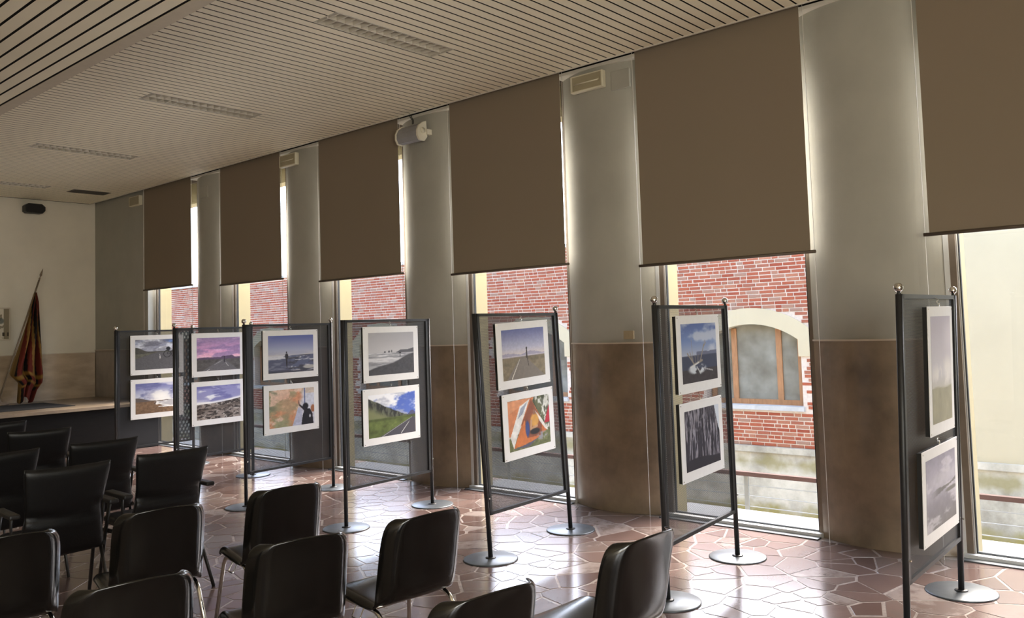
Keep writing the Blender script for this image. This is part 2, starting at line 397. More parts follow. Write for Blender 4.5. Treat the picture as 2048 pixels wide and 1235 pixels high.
# vent near the far corner (set just below the slats)
t = empty('ceiling_vent', (5.465, 13.43, H)); tag(t, 'dark rectangular air vent in the ceiling near the far corner', 'vent')
MB().box(-.275,.275,-.145,-.13,-.006,-.0005).box(-.275,.275,.13,.145,-.006,-.0005).box(-.275,-.26,-.13,.13,-.006,-.0005).box(.26,.275,-.13,.13,-.006,-.0005).build('vent_frame', 'vent_dark', t)
fin = MB().box(-.26,.26,-.004,.004,-.005,-.001).mesh('vent_fin', 'vent_dark')
MB().box(-.26,.26,-.13,.13,-.0008,-.0004).build('vent_back', 'plenum', t)
for q in range(9): inst(fin, 'vent_fin', t, (0, -.112+q*.028, 0))

# ---- window wall: lens-shaped piers with marble dado
wr = MB().box(6.22, 6.40, YF, YB+.2, 3.55, 4.30).build('wall_right', 'cream'); struct(wr)
def arc_pier(c, hw, z0, z1, bulge0, edge, back, k=32, off=0.):
    pts = []
    for i in range(k+1):
        u = -1+2*i/k; pts.append((edge-(edge-bulge0)*(1-abs(u)**2.2)-off, c+u*(hw+off*.6)))
    pts += [(back, c+hw), (back, c-hw)]
    return MB().prism(pts, 2, z0, z1)
for c in PIER_C + [PC0-PIT]:
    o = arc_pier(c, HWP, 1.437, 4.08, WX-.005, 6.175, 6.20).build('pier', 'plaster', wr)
    arc_pier(c, HWP, 0, 1.425, WX-.010, 6.175, 6.20).build('marble_dado', 'marble', o)
    arc_pier(c, HWP, 1.425, 1.437, WX-.010, 6.175, 6.20, off=.008).build('dado_cap', 'marble_cap', o)
    MB().box(WX-.012, 6.19, c-HWP+.005, c+HWP-.005, 3.857, 3.884).build('pier_bead', 'trim_white', o)
    MB().box(WX-.011, 6.19, c-HWP+.005, c+HWP-.005, 3.884, 4.07).build('painted_gap_shade', 'gap_shade_black', o)  # black box on the pier, paints the shade of the void above the bead
    MB().box(6.20, 6.40, c-.53, c+.47, -.6, 4.30).build('outer_pier', 'cream', o)
o = MB().box(6.06, 6.40, PIER_C[-1]+PIT-HWP, YB+.2, 1.437, 4.08).build('pier', 'plaster', wr)
MB().box(6.055, 6.40, PIER_C[-1]+PIT-HWP, YB+.2, 0, 1.425).build('marble_dado', 'marble', o)
MB().box(6.045, 6.40, PIER_C[-1]+PIT-HWP, YB+.2, 1.425, 1.437).build('dado_cap', 'marble_cap', o)
MB().box(6.20, 6.40, PIER_C[-1]+PIT-.53, YB+.2, -.6, 4.30).build('outer_pier', 'cream', o)
MB().box(6.06, 6.40, YF, PC0-PIT, 0, 4.08).build('wall_end', 'plaster', wr)
MB().box(6.06, 6.40, YF, YB+.2, -.6, -.121).build('wall_foot', 'cream', wr)

# ---- windows: one per bay
for k in range(1, 7):
    c0 = PC0+PIT*(k-2); c1 = c0+PIT                # pier below (near) and above (far)
    ya, yb = c0+HWP, c1-HWP                          # opening between pier edges
    g0, g1 = ya+.085, yb-.085                        # clear glass
    wn = MB().box(6.17, 6.215, yb-.075, yb-.02, 0, 3.9).box(6.178, 6.215, ya, ya+.03, 0, 3.9).box(6.17,6.215,ya,yb-.02,3.84,3.9).build('window_%d' % k, 'frame_brown'); struct(wn); bevel(wn, .004)
    MB().box(6.165, 6.2, yb-.03, yb+.002, 0, 3.88).build('jamb_strip', 'alu_light', wn)
    MB().box(6.185, 6.205, yb-.083, yb-.076, .01, 3.88).build('glazing_bead', 'alu_light', wn)
    MB().box(6.188, 6.205, ya+.03, ya+.038, .01, 3.88).build('gasket', 'gasket', wn)
    MB().box(6.188, 6.212, yb-.09, yb-.083, .01, 3.88).build('gasket', 'gasket', wn)
    MB().add([(6.2,yb-.085,.04),(6.2,ya+.02,.04),(6.2,ya+.02,3.86),(6.2,yb-.085,3.86)], [(0,1,2,3)]).build('pane', 'glass', wn)
    MB().box(6.06, 6.13, ya, yb, -.002, .008).build('threshold', 'base_metal', wn)
    MB().box(6.13, 6.19, ya, yb, -.002, .03).build('track', 'alu_light', wn)
    MB().box(6.19, 6.215, ya, yb, -.002, .042).build('bottom_rail', 'base_metal', wn)
    MB().box(6.215, 6.72, ya-.09, yb+.09, -.10, -.001).build('outer_sill', 'sill_stone', wn)

# ---- roller blinds
BL = {6: (.887,2.124), 5: (3.12,2.075), 4: (5.362,2.148), 3: (7.594,2.21), 2: (9.843,2.29), 1: (12.09,2.338)}
BLAB = {1: 'brown roller blind in the far left bay, nearest the flag', 2: 'second brown roller blind from the far corner', 3: 'third brown roller blind from the far corner, left of the white speaker',
        4: 'brown roller blind between the white speaker and the large emergency lamp', 5: 'wide brown roller blind above the driftwood sculpture photo', 6: 'brown roller blind at the right edge, hanging over the cream wall view'}
for k, (c, zb) in BL.items():
    t = empty('roller_blind', (WX-.015, c, zb)); tag(t, BLAB[k], 'blind', 'brown roller blinds')
    hw = .715; n_ = 14; top = 3.97-zb
    def cloth(dx):
        return [[(dx+.004*math.sin(i*.7+k)*(1-j/10), -hw+2*hw*i/n_, top*j/10) for i in range(n_+1)] for j in range(11)]
    MB().grid(cloth(0)).build('fabric', 'blind_fabric', t, smooth=True)
    MB().grid([r_[::-1] for r_ in cloth(.0025)]).build('lining', 'blind_back', t, smooth=True)
    MB().tube([(0,-hw-.035,0),(0,hw+.035,0)], .012, 8).build('bottom_bar', 'blind_bar', t, smooth=True)
    MB().tube([(.035,-hw-.02,top),(.035,hw+.02,top)], .033, 12).build('roller', 'alu_light', t, smooth=True)
    for s in (-1,1):
        MB().tube([(0,s*(hw+.028),-zb+.0),(0,s*(hw+.028),top)], .0022, 6).build('guide_wire', 'wire', t)

# ---- far wall with marble dado slabs
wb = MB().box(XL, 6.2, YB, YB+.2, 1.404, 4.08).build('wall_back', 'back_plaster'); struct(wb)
MB().box(XL, 6.2, YB+.03, YB+.2, -.1, 1.404).build('dado_bed', 'marble', wb)
xs = [6.05, 4.98, 3.9, 2.8, 1.7, .6, -.5]
for a, b in zip(xs, xs[1:]): MB().box(b+.002, a-.002, YB-.012, YB+.03, 0, 1.392).build('marble_slab', 'marble_light', wb)
MB().box(-.5, 6.05, YB-.016, YB+.03, 1.392, 1.404).build('dado_cap', 'marble_cap', wb)
# ---- walls behind the camera, the left one with windows to the street
wf = MB().box(XL-.2, 6.4, YF-.2, YF, -.12, .4).box(XL-.2, 6.4, YF-.2, YF, 3.1, 4.3)
xs = [XL-.2]+[v for c_, d in REAR_WINDOWS for v in (c_-d/2, c_+d/2)]+[6.4]
for a, b in zip(xs[0::2], xs[1::2]): wf.box(a, b, YF-.2, YF, .4, 3.1)
wf = wf.build('wall_front', 'wall_plain'); struct(wf)
for i, (c_, d) in enumerate(REAR_WINDOWS):
    wn = MB().box(c_-d/2, c_-d/2+.06, YF-.05, YF+.05, .4, 3.1).box(c_+d/2-.06, c_+d/2, YF-.05, YF+.05, .4, 3.1).box(c_-.03, c_+.03, YF+.035, YF+.07, .4, 3.1).box(c_-d/2, c_+d/2, YF-.05, YF+.06, .36, .42).build('window_%d' % (i+7), 'frame_brown'); struct(wn)
wl = MB().box(XL-.2, XL, YF-.2, YB+.2, -.12, 4.3).build('wall_left', 'wall_plain'); struct(wl)

# ---- dais at the far end
t = empty('dais', (0, 12.35, 0)); tag(t, 'low stone-topped stage across the far end below the flag', 'stage')
MB().box(-2, 6.03, .04, YB-12.35-.02, 0, .62).build('front_panel', 'dark_wood', t)
MB().box(-2, 6.03, 0, YB-12.35-.02, .62, .66).build('stone_top', 'stage_stone', t)
MB().box(-2, 5.05, .55, 1.75, .66, .667).build('carpet', 'carpet', t)
# ================================================================== outside: brick building across the sunken court
BX = 14.0; BRB = -.60; BRT = 3.22; BY0, BY1 = 4.4, 32.0
bd = empty('brick_building', (BX, 18, -2.6)); tag(bd, 'red brick building with cream arched windows across the court', 'building')
OFF = Vector((BX, 18, -2.6))
def bpart(mb, name, m, parent=bd, smooth=False, inv=OFF):
    mb.v = [(v[0]-inv.x, v[1]-inv.y, v[2]-inv.z) for v in mb.v]; return mb.build(name, m, parent, smooth)
ARCH = [6.74+5.0*k for k in range(6)]
HWN = .87; SILL = .10; SPR = 1.237; APX = 1.514
def arc_z(d, half, spr, apx):
    rise = apx-spr; R_ = (half*half+rise*rise)/(2*rise); return apx-R_+math.sqrt(max(0, R_*R_-d*d))
def open_at(y, z):
    for c in ARCH:
        d = abs(y-c)
        if d < HWN+.03 and SILL-.08 < z < SPR-.28: return True
        if d < HWN+.30 and SPR-.30 < z < SPR+.12: return True
        if d < HWN+.30 and z >= SPR+.1 and z < arc_z(min(d, HWN+.3), HWN+.30, SPR+.10, APX+.285): return True
    return False
# mortar bed split around the openings
mb = MB(); edges = [BY0]+[v for c in ARCH for v in (c-HWN-.03, c+HWN+.03)]+[BY1+6]
for a, b in zip(edges[0::2], edges[1::2]): mb.box(BX, BX+.4, a, b, BRB, BRT)
for c in ARCH: mb.box(BX, BX+.4, c-HWN-.03, c+HWN+.03, BRB, SILL-.07); mb.box(BX, BX+.4, c-HWN-.03, c+HWN+.03, APX+.01, BRT)
bpart(mb, 'mortar_bed', 'mortar')
# bricks: alternating stretchers and headers, proud of the mortar
CH = .0660; cand = []
row = 0; z = BRB+.004
while z < BRT-.05:
    y = BY0+random.uniform(0, .2)-.2; first = True
    while y < BY1:
        L = (.218 if random.random() < .66 else .105)*random.uniform(.95, 1.05)
        hh = CH-.0165
        y0, y1 = max(y, BY0), y+L
        if y1-y0 > .05 and not open_at((y0+y1)/2, z+.5*CH) and not open_at(y0, z+.5*CH) and not open_at(y1, z+.5*CH): cand.append((y0, y1, z, z+hh))
        y += L+.0175
    z += CH; row += 1
near = []
for q in cand:
    p = project((BX, (q[0]+q[1])/2, (q[2]+q[3])/2)); s = 0
    if p:
        x_, y_ = p[0], p[1]
        if 1462 < x_ < 1625 and 515 < y_ < 892: s = 3
        elif 1350 < x_ < 1462 and 525 < y_ < 615: s = 3
        elif 975 < x_ < 1135 and 540 < y_ < 640: s = 2
    near.append((s*1000-abs(q[0]-6)*.1+(q[1]-q[0]), q))
near.sort(key=lambda t: -t[0])
SM = {}
rest = MB(); rt = []
for i, (s, q) in enumerate(near):
    jx = random.uniform(.004, .010)
    if i < 300 and s > 1000:
        key = round((q[1]-q[0])/.01)
        if key not in SM:
            L = q[1]-q[0]; hh = q[3]-q[2]; e = .004
            SM[key] = MB().add([(0,0,0),(0,L,0),(0,L,hh),(0,0,hh),(-.010,e,e),(-.010,L-e,e),(-.010,L-e,hh-e),(-.010,e,hh-e)], [(4,7,6,5),(0,4,5,1),(1,5,6,2),(2,6,7,3),(3,7,4,0)]).mesh('brick', 'brick')
        inst(SM[key], 'brick', bd, (0-jx+.006, q[0]-OFF.y, q[2]-OFF.z))
    else:
        e = .004; x1, x0 = BX, BX-.004-jx
        rest.add([(x1,q[0],q[2]),(x1,q[1],q[2]),(x1,q[1],q[3]),(x1,q[0],q[3]),(x0,q[0]+e,q[2]+e),(x0,q[1]-e,q[2]+e),(x0,q[1]-e,q[3]-e),(x0,q[0]+e,q[3]-e)], [(4,7,6,5),(0,4,5,1),(1,5,6,2),(2,6,7,3),(3,7,4,0)])
        rt += [random.random()]*8
o = bpart(rest, 'bricks', 'brick'); tone_attr(o.data, rt); o['kind'] = 'stuff'
# arched windows
for c in ARCH:
    k = 16; pin = []; pout = []
    for i in range(k+1):
        u = -1+2*i/k; pin.append((c+u*HWN, arc_z(u*HWN, HWN, SPR, APX)))
        ho = HWN+.28; pout.append((c+u*ho, arc_z(u*ho, ho, SPR+.12, APX+.285)))
    vs_ = []; fs_ = []
    for x in (BX-.035, BX+.3):
        vs_ += [(x, *p) for p in pin]+[(x, *p) for p in pout]
    n1 = k+1
    for i in range(k):
        fs_ += [(i, i+1, n1+i+1, n1+i), (2*n1+i+1, 2*n1+i, 3*n1+i, 3*n1+i+1), (i+1, i, 2*n1+i, 2*n1+i+1), (n1+i, n1+i+1, 3*n1+i+1, 3*n1+i)]
    mb = MB().add(vs_, fs_)
    for s in (-1, 1):
        a, b = sorted((c+s*HWN, c+s*(HWN+.28))); mb.box(BX-.035, BX+.3, a, b, SPR-.287, SPR+.001)
        # fill between block and band end
        mb.prism([(c+s*HWN, SPR), (c+s*(HWN+.28), SPR), (c+s*(HWN+.28), SPR+.12)], 0, BX-.035, BX+.3)
    sur = bpart(mb, 'arch_surround', 'facade_cream')
    bpart(MB().box(BX-.06, BX+.25, c-HWN-.06, c+HWN+.06, SILL-.075, SILL), 'stone_sill', 'stone_sill', bd)
    wf_ = MB()
    for yy in (-HWN+.045, -.44, .40, HWN-.045): wf_.box(BX+.162, BX+.24, c+yy-.05, c+yy+.05, SILL+.09, arc_z(min(abs(yy)+.05, HWN-.001), HWN, SPR, APX))
    wf_.box(BX+.16, BX+.24, c-HWN, c+HWN, SILL, SILL+.09)
    fr_ = bpart(wf_, 'window_frame', 'window_wood')
    pts = [(c-HWN, SILL)]+[p for p in pin]+[(c+HWN, SILL)]
    bpart(MB().prism(pts, 0, BX+.19, BX+.2), 'pane', 'far_glass', fr_)
    bpart(MB().box(BX+.25, BX+.3, c-HWN-.1, c+HWN+.1, SILL-.1, APX+.3), 'dark_room', 'plenum', fr_)
# cream rendered part, plinth, roof
bpart(MB().box(BX-.02, BX+.4, -9, BY0, BRB, BRT+.5), 'cream_render', 'facade_cream')
bpart(MB().box(BX-.10, BX+.4, -9, BY1+6, BRB-.10, BRB), 'plinth_ledge', 'mossy_concrete')
bpart(MB().box(BX-.05, BX+.4, -9, BY1+6, -2.6, BRB-.10), 'plinth', 'mossy_concrete')
bpart(MB().box(BX-.06, BX+.46, BY0, BY1+6, BRT, BRT+.07), 'coping', 'stone_sill')
bpart(MB().box(BX-.08, BX+.46, -9, BY0, BRT+.5, BRT+.57), 'coping', 'stone_sill')
gd = MB().box(6.40, 40, -25, 50, -2.8, -2.6).build('ground', 'pavement'); struct(gd)
wk = MB().box(8.6, 10.2, -9, 40, -2.6, -1.36).build('walkway', 'pavement'); struct(wk)
t = empty('railing', (10.0, 4.96, -1.36)); tag(t, 'steel cable railing with dark wooden handrail outside the windows', 'railing')
MB().box(-.035, .035, -12, 24, 1.00, 1.05).build('handrail', 'rail_wood', t)
pm = MB().box(-.012, .012, -.028, .028, 0, 1.0).mesh('post', 'steel_rail')
for i in range(-5, 12): inst(pm, 'post', t, (0, i*2.0, 0))
for i, z_ in enumerate((.885, .755, .625, .50, .38, .26)):
    MB().tube([(0,-12,z_),(0,24,z_)], .007, 6).build('rail_bar', 'steel_rail', t)

# ================================================================== photographs: painted as colour attributes
NX, NY = 120, 84
UU, VV = np.meshgrid(np.linspace(0,1,NX+1), np.linspace(0,1,NY+1))
def vnoise(U, V, seed):
    rs = np.random.RandomState(seed); g = rs.rand(128,128)
    xi = np.floor(U).astype(int); yi = np.floor(V).astype(int); fx = U-xi; fy = V-yi; fx = fx*fx*(3-2*fx); fy = fy*fy*(3-2*fy)
    a = g[yi%128, xi%128]; b = g[yi%128, (xi+1)%128]; c = g[(yi+1)%128, xi%128]; d = g[(yi+1)%128, (xi+1)%128]
    return (a*(1-fx)+b*fx)*(1-fy)+(c*(1-fx)+d*fx)*fy
def fbm(sx, sy, seed, oct=5):
    s = 0; a = .5; t = 0
    for o in range(oct):
        s = s+a*vnoise(UU*sx*2**o+3.1*o, VV*sy*2**o+1.7*o, seed+o); t += a; a *= .55
    return s/t
def ss(e0, e1, x):
    t = np.clip((x-e0)/(e1-e0+1e-9), 0, 1); return t*t*(3-2*t)
def C(*c): return np.array(c, float).reshape(1,1,3)
def mixc(a, b, t): return a*(1-t[...,None])+b*t[...,None]
def ell(cx, cy_, rx, ry, soft=.25): return 1-ss(1-soft, 1+soft, np.sqrt(((UU-cx)/rx)**2+((VV-cy_)/ry)**2))
def seg_d(x0, y0, x1, y1, asp=1.43):
    px, py = (UU-x0)*asp, VV-y0; dx, dy = (x1-x0)*asp, y1-y0; t = np.clip((px*dx+py*dy)/(dx*dx+dy*dy), 0, 1)
    return np.hypot(px-t*dx, py-t*dy), t
def line(im, col, x0, y0, x1, y1, w0, w1=None, asp=1.43):
    d, t = seg_d(x0, y0, x1, y1, asp); ww = w0+((w1 if w1 is not None else w0)-w0)*t
    return mixc(im, C(*col), 1-ss(ww*.7, ww*1.2, d))
def poly(im, col, pts):
    ins = np.zeros(UU.shape, bool); k = len(pts)
    for i in range(k):
        (x0,y0),(x1,y1) = pts[i], pts[(i+1)%k]
        c = ((y0 > VV) != (y1 > VV)) & (UU < (x1-x0)*(VV-y0)/((y1-y0) if abs(y1-y0) > 1e-9 else 1e-9)+x0); ins ^= c
    return mixc(im, C(*col) if isinstance(col, tuple) else col, ins.astype(float))
def grad(stops):
    vs_ = [s[0] for s in stops]; return np.stack([np.interp(VV, vs_, [s[1][i] for s in stops]) for i in range(3)], -1)
def clouds(im, col, sx, sy, seed, lo, hi, amt=1.):
    return mixc(im, C(*col), ss(lo, hi, fbm(sx, sy, seed))*amt)
def rough(im, seed, s, amt):
    return im*(1+amt*(fbm(s, s, seed)-.5))[...,None]
def ground(im, top, col, soft=.008): return mixc(im, col if not isinstance(col, tuple) else C(*col), 1-ss(-soft, soft, VV-top))
def P_bike():
    im = grad([(0,(95,92,105)),(.55,(175,175,190)),(1,(120,130,165))]); im = clouds(im, (150,152,170), 3, 6, 1, .35, .6); im = clouds(im, (235,240,250), 2.5, 5, 5, .52, .68, .8)
    im = mixc(im, C(90,130,215), ell(.92,.97,.25,.09)*.8); im = mixc(im, C(85,85,100), ss(.45,.6,fbm(3,7,9))*.5)
    im = ground(im, .60+.14*(1-ss(0,.3,UU)), rough(C(72,70,62)+0*im, 3, 12, .5)); im = ground(im, .57-.05*ss(.4,1,1-UU), rough(C(98,96,80)+0*im, 4, 14, .5))
    im = poly(im, (92,90,94), [(0,.0),(1,.0),(1,.55),(.5,.57),(0,.36)]); im = rough(im, 6, 40, .25)
    im = line(im, (225,222,215), .553,.36,.556,.44,.014,.010); im = line(im, (200,200,200), .552,.46,.552,.50,.006)
    for cx in (.72, .90):
        d = np.abs(np.hypot((UU-cx)*1.43, VV-.50)-.115); im = mixc(im, C(28,26,30), (1-ss(.006,.014,d)))
    for a in [(.72,.50,.78,.68),(.78,.68,.88,.68),(.88,.70,.90,.50),(.78,.52,.88,.68),(.72,.50,.78,.50)]: im = line(im, (35,32,36), *a, .010)
    im = mixc(im, C(28,28,34), ell(.745,.68,.05,.06)); return im
def P_sunset():
    im = grad([(0,(80,70,80)),(.38,(255,215,190)),(.44,(250,180,210)),(.6,(225,150,205)),(1,(150,125,178))]); im = clouds(im, (140,115,175), 2, 7, 12, .48, .62, .7); im = clouds(im, (240,185,225), 2, 8, 17, .52, .7, .6)
    im = ground(im, .37+.05*fbm(6,.001,20)+.05*ell(.70,.4,.14,.5), (96,74,108)); im = ground(im, .345, rough(C(88,84,84)+0*im, 22, 18, .5))
    im = poly(im, (104,100,106), [(.12,0),(.95,0),(.62,.34),(.56,.34)]); im = line(im, (205,200,200), .28,.05,.22,.0,.008); im = line(im, (190,190,190), .66,.22,.72,.12,.007); im = line(im, (190,190,185), .58,.3,.40,.18,.004)
    im = rough(im, 24, 30, .18); im = line(im, (45,38,50), .625,.26,.625,.38,.016,.010); im = mixc(im, C(45,38,50), ell(.625,.40,.012,.02)); return im
def P_rays():
    im = grad([(0,(120,90,65)),(.42,(250,248,240)),(.55,(200,205,220)),(1,(105,110,185))]); im = clouds(im, (100,105,165), 3, 5, 31, .42, .62, .85); im = clouds(im, (238,238,240), 3, 5, 37, .55, .7, .7); im = mixc(im, C(252,250,244), ell(.55,.56,.24,.16,.8)*.9)
    im = ground(im, .40+.12*(1-ss(0,.42,UU))+.02*fbm(10,.01,33), (98,86,82)); im = ground(im, .39, rough(C(128,96,68)+0*im, 34, 22, .5))
    im = poly(im, (188,186,190), [(.42,.36),(1,.42),(1,.12),(.62,.22)]); im = mixc(im, C(240,240,240), ((UU > .45) & (VV < .42) & (VV > .14+.1*(1-UU))).astype(float)*ss(.5,.62,fbm(5,16,35)))
    im = line(im, (240,238,232), .44,.33,1,.12,.014); im = line(im, (90,70,60), .42,.30,.46,.36,.02); return im
def P_rocks():
    im = grad([(0,(120,110,100)),(.5,(238,238,244)),(.62,(150,150,205)),(1,(140,140,205))]); im = clouds(im, (230,232,242), 2.5, 6, 41, .46, .62); im = clouds(im, (105,105,180), 2, 7, 46, .5, .62, .8)
    hz = .46+.12*UU**2; im = mixc(im, C(246,246,244), np.exp(-((VV-hz-.03)/.03)**2)*.9)
    n_ = fbm(14, 22, 43, 4); g = mixc(C(150,136,128)+0*im, C(62,54,52), ss(.42,.6,n_)); g = mixc(g, C(190,180,172), ss(.62,.72,fbm(20,26,48))); g = mixc(g, C(72,60,52), np.exp(-((VV-.26-.15*UU)/.05)**2)*.6)
    return ground(im, hz, g)
def P_sea():
    im = grad([(0,(90,95,120)),(.44,(205,200,195)),(.6,(165,170,200)),(1,(88,100,175))]); im = clouds(im, (150,155,195), 2, 6, 51, .55, .75, .4)
    s_ = mixc(C(92,98,130)+0*im, C(205,205,215), ss(.52,.66,fbm(5,20,53))); s_ = mixc(s_, C(80,84,112), ((VV < .36)&(UU < .5)).astype(float)*.7); s_ = mixc(s_, C(64,64,76), ss(.5,.62,fbm(4,18,55))*(UU > .4)*.8)
    im = ground(im, .45+.02*UU, s_); im = mixc(im, C(190,186,180), ell(.9,.13,.14,.05)*.9); im = mixc(im, C(55,54,60), ss(.10,.0,VV)*.7)
    im = mixc(im, C(48,44,52), ell(.395,.44,.036,.075)); im = mixc(im, C(45,40,48), ell(.393,.545,.014,.022)); im = line(im, (50,46,56), .385,.36,.392,.10,.015,.008); im = line(im, (50,46,56), .40,.36,.41,.12,.012,.006); return im
def P_mural():
    im = mixc(C(150,150,110)+0*UU[...,None], C(215,140,95), ss(.4,.62,fbm(3,3,61))); im = mixc(im, C(225,190,165), ss(.52,.66,fbm(5,5,63))); im = mixc(im, C(120,128,100), ss(.5,.7,fbm(3,4,68))*(1-UU)); im = mixc(im, C(225,150,115), ell(.42,.6,.25,.3,.9)*.5)
    im = mixc(im, C(200,200,214), ss(.60,.74,UU+.1*(fbm(5,5,64)-.5)-.18*(VV-.5))); im = poly(im, (178,180,205), [(.50,0),(.72,0),(.72,.4),(.64,.5)])
    im = mixc(im, C(96,110,160), ((UU > .77)&(UU < .80)&(VV > .35)).astype(float)); im = mixc(im, C(205,212,230), ((UU > .82)&(VV > .35)).astype(float)*(.5+.5*np.sin(UU*190))); im = mixc(im, C(210,170,120), ((UU > .8)&(VV > .85)).astype(float)*.5)
    im = mixc(im, C(170,100,60), ell(.97,.42,.05,.10)); im = rough(im, 66, 20, .25)
    im = poly(im, (34,32,42), [(.70,0),(.98,0),(.96,.28),(.90,.42),(.78,.44),(.73,.24)]); im = mixc(im, C(30,28,36), ell(.80,.50,.065,.085)); im = line(im, (40,34,42), .80,.38,.66,.55,.035,.022); im = line(im, (120,85,75), .66,.55,.645,.63,.018); im = mixc(im, C(150,110,90), ell(.645,.65,.014,.03)); im = mixc(im, C(190,190,200), ell(.90,.22,.02,.045)); return im
def P_greybeach():
    im = grad([(0,(70,70,76)),(.5,(196,194,196)),(1,(166,164,170))]); im = clouds(im, (182,182,186), 2, 3, 71, .4, .7, .4)
    im = ground(im, .525, C(170,170,176)+0*im); im = mixc(im, C(92,92,100), ((UU > .60)&(VV < .53+.05*ss(.60,.72,UU)+.03*ss(.85,1,UU))&(VV > .50)).astype(float))
    for x_, w_, h_ in ((.35,.02,.55),(.44,.02,.56),(.50,.014,.575)): im = mixc(im, C(100,100,106), ((np.abs(UU-x_) < w_)&(VV < h_)&(VV > .52)).astype(float))
    wv_ = ss(.45,.62,fbm(3,18,73)); im = mixc(im, C(218,218,222), (VV < .52).astype(float)*wv_*.8); im = mixc(im, C(110,112,120), (VV < .50).astype(float)*ss(.5,.6,fbm(2,22,74))*.6)
    sh = .12+.36*UU**1.15+.02*np.sin(UU*9); im = ground(im, sh, rough(C(74,74,80)+0*im, 75, 26, .3), .02); im = line(im, (40,38,42), .685,.42,.685,.50,.012,.008); im = line(im, (40,38,42), .66,.50,.71,.50,.006); im = mixc(im, C(40,38,42), ell(.685,.52,.008,.014)); return im
def P_hill():
    im = grad([(0,(90,120,210)),(1,(70,100,205))]); im = clouds(im, (238,240,246), 2.6, 3.6, 81, .42, .56); im = clouds(im, (170,176,196), 3, 5, 86, .52, .66, .7)
    im = mixc(im, C(80,85,130), ((UU > .78)&(VV < .44+.10*ss(.8,.92,UU)-.05*ss(.94,1,UU))).astype(float))
    mt = .93-.58*UU**.9+.05*(fbm(16,.01,83)-.5); rk = mixc(C(96,100,84)+0*im, C(52,54,52), ss(.45,.6,fbm(26,7,84))); rk = mixc(rk, C(128,134,88), ss(.10,.32,mt-VV)); im = ground(im, np.where(UU < .82, mt, .44), rk)
    im = ground(im, .43+.0*UU, rough(C(96,112,52)+0*im, 85, 9, .7)); im = mixc(im, C(74,86,46), np.exp(-((VV-.40)/.03)**2)*.7)
    im = poly(im, (78,76,86), [(.22,0),(1,0),(1,.36),(.93,.38)]); im = line(im, (225,225,225), .68,.02,.90,.34,.009,.003); im = line(im, (185,185,185), .27,.0,.92,.37,.006,.003); return im
def P_walker():
    im = grad([(0,(120,112,96)),(.46,(222,206,196)),(.62,(180,180,205)),(1,(96,104,165))])
    im = mixc(im, C(150,146,180), ((VV < .48+.06*ss(.35,.05,np.abs(UU-.12))*(.6+.4*fbm(14,.01,91)))&(VV > .4)).astype(float)*.8); im = mixc(im, C(150,146,180), ((VV < .48+.07*ss(.3,.02,np.abs(UU-.68))*(.6+.4*fbm(14,.01,93)))&(VV > .4)).astype(float)*.8); im = mixc(im, C(222,212,212), np.exp(-((VV-.455)/.012)**2)*.7)
    im = ground(im, .44, rough(C(132,118,92)+0*im, 94, 16, .4)); im = poly(im, (128,118,108), [(.08,0),(.98,0),(.52,.44),(.42,.44)]); im = rough(im, 96, 30, .12)
    im = line(im, (226,220,205), .20,.02,.40,.40,.011,.004); im = line(im, (60,52,50), .565,.42,.565,.56,.026,.020); im = mixc(im, C(56,48,48), ell(.565,.60,.018,.026)); im = line(im, (70,62,58), .575,.40,.60,.24,.012,.008); return im
def P_tent():
    im = mixc(C(105,110,80)+0*UU[...,None], C(215,215,205), ss(.48,.6,fbm(12,9,101))); im = mixc(im, C(60,66,48), ss(.5,.62,fbm(18,7,103))*.7); im = ground(im, .26, rough(C(112,118,74)+0*im, 104, 20, .6))
    im = poly(im, (205,40,60), [(.86,.42),(1,.42),(1,.80)]); im = poly(im, (222,132,84), [(0,.98),(.62,.99),(.46,.60),(.05,.28),(0,.3)]); im = poly(im, (232,150,102), [(0,.99),(.56,.99),(.30,.86),(0,.74)])
    im = poly(im, (214,112,58), [(.10,.05),(.55,.99),(.70,.7),(.92,.28),(.62,.12)]); im = poly(im, (150,82,58), [(.30,.5),(.56,.97),(.80,.45),(.78,.2),(.42,.2)]); im = poly(im, (222,118,58), [(.10,.06),(.38,.58),(.42,.2),(.60,.14),(.3,.06)])
    im = poly(im, (226,224,220), [(.03,.28),(.28,.86),(.52,.97),(.20,.30),(.10,.05)]); im = poly(im, (150,160,180), [(.22,.62),(.30,.82),(.46,.92),(.34,.7)]); im = poly(im, (226,222,214), [(.64,.72),(.80,.52),(.95,.26),(.88,.30),(.74,.50)])
    im = mixc(im, C(226,160,70), ell(.62,.52,.10,.14)); im = mixc(im, C(150,100,80), ell(.615,.69,.03,.05)); im = line(im, (200,150,110), .54,.52,.52,.36,.03); im = line(im, (200,150,110), .52,.36,.68,.40,.025); im = mixc(im, C(58,74,140), ell(.44,.38,.05,.16)); im = mixc(im, C(48,46,52), ell(.62,.30,.12,.06))
    im = poly(im, (92,90,110), [(.06,.03),(.5,.1),(.70,.16),(.46,.02)]); im = mixc(im, C(150,150,160), ell(.80,.18,.14,.08)*ss(.4,.55,fbm(18,18,107))); im = rough(im, 108, 14, .22); return im
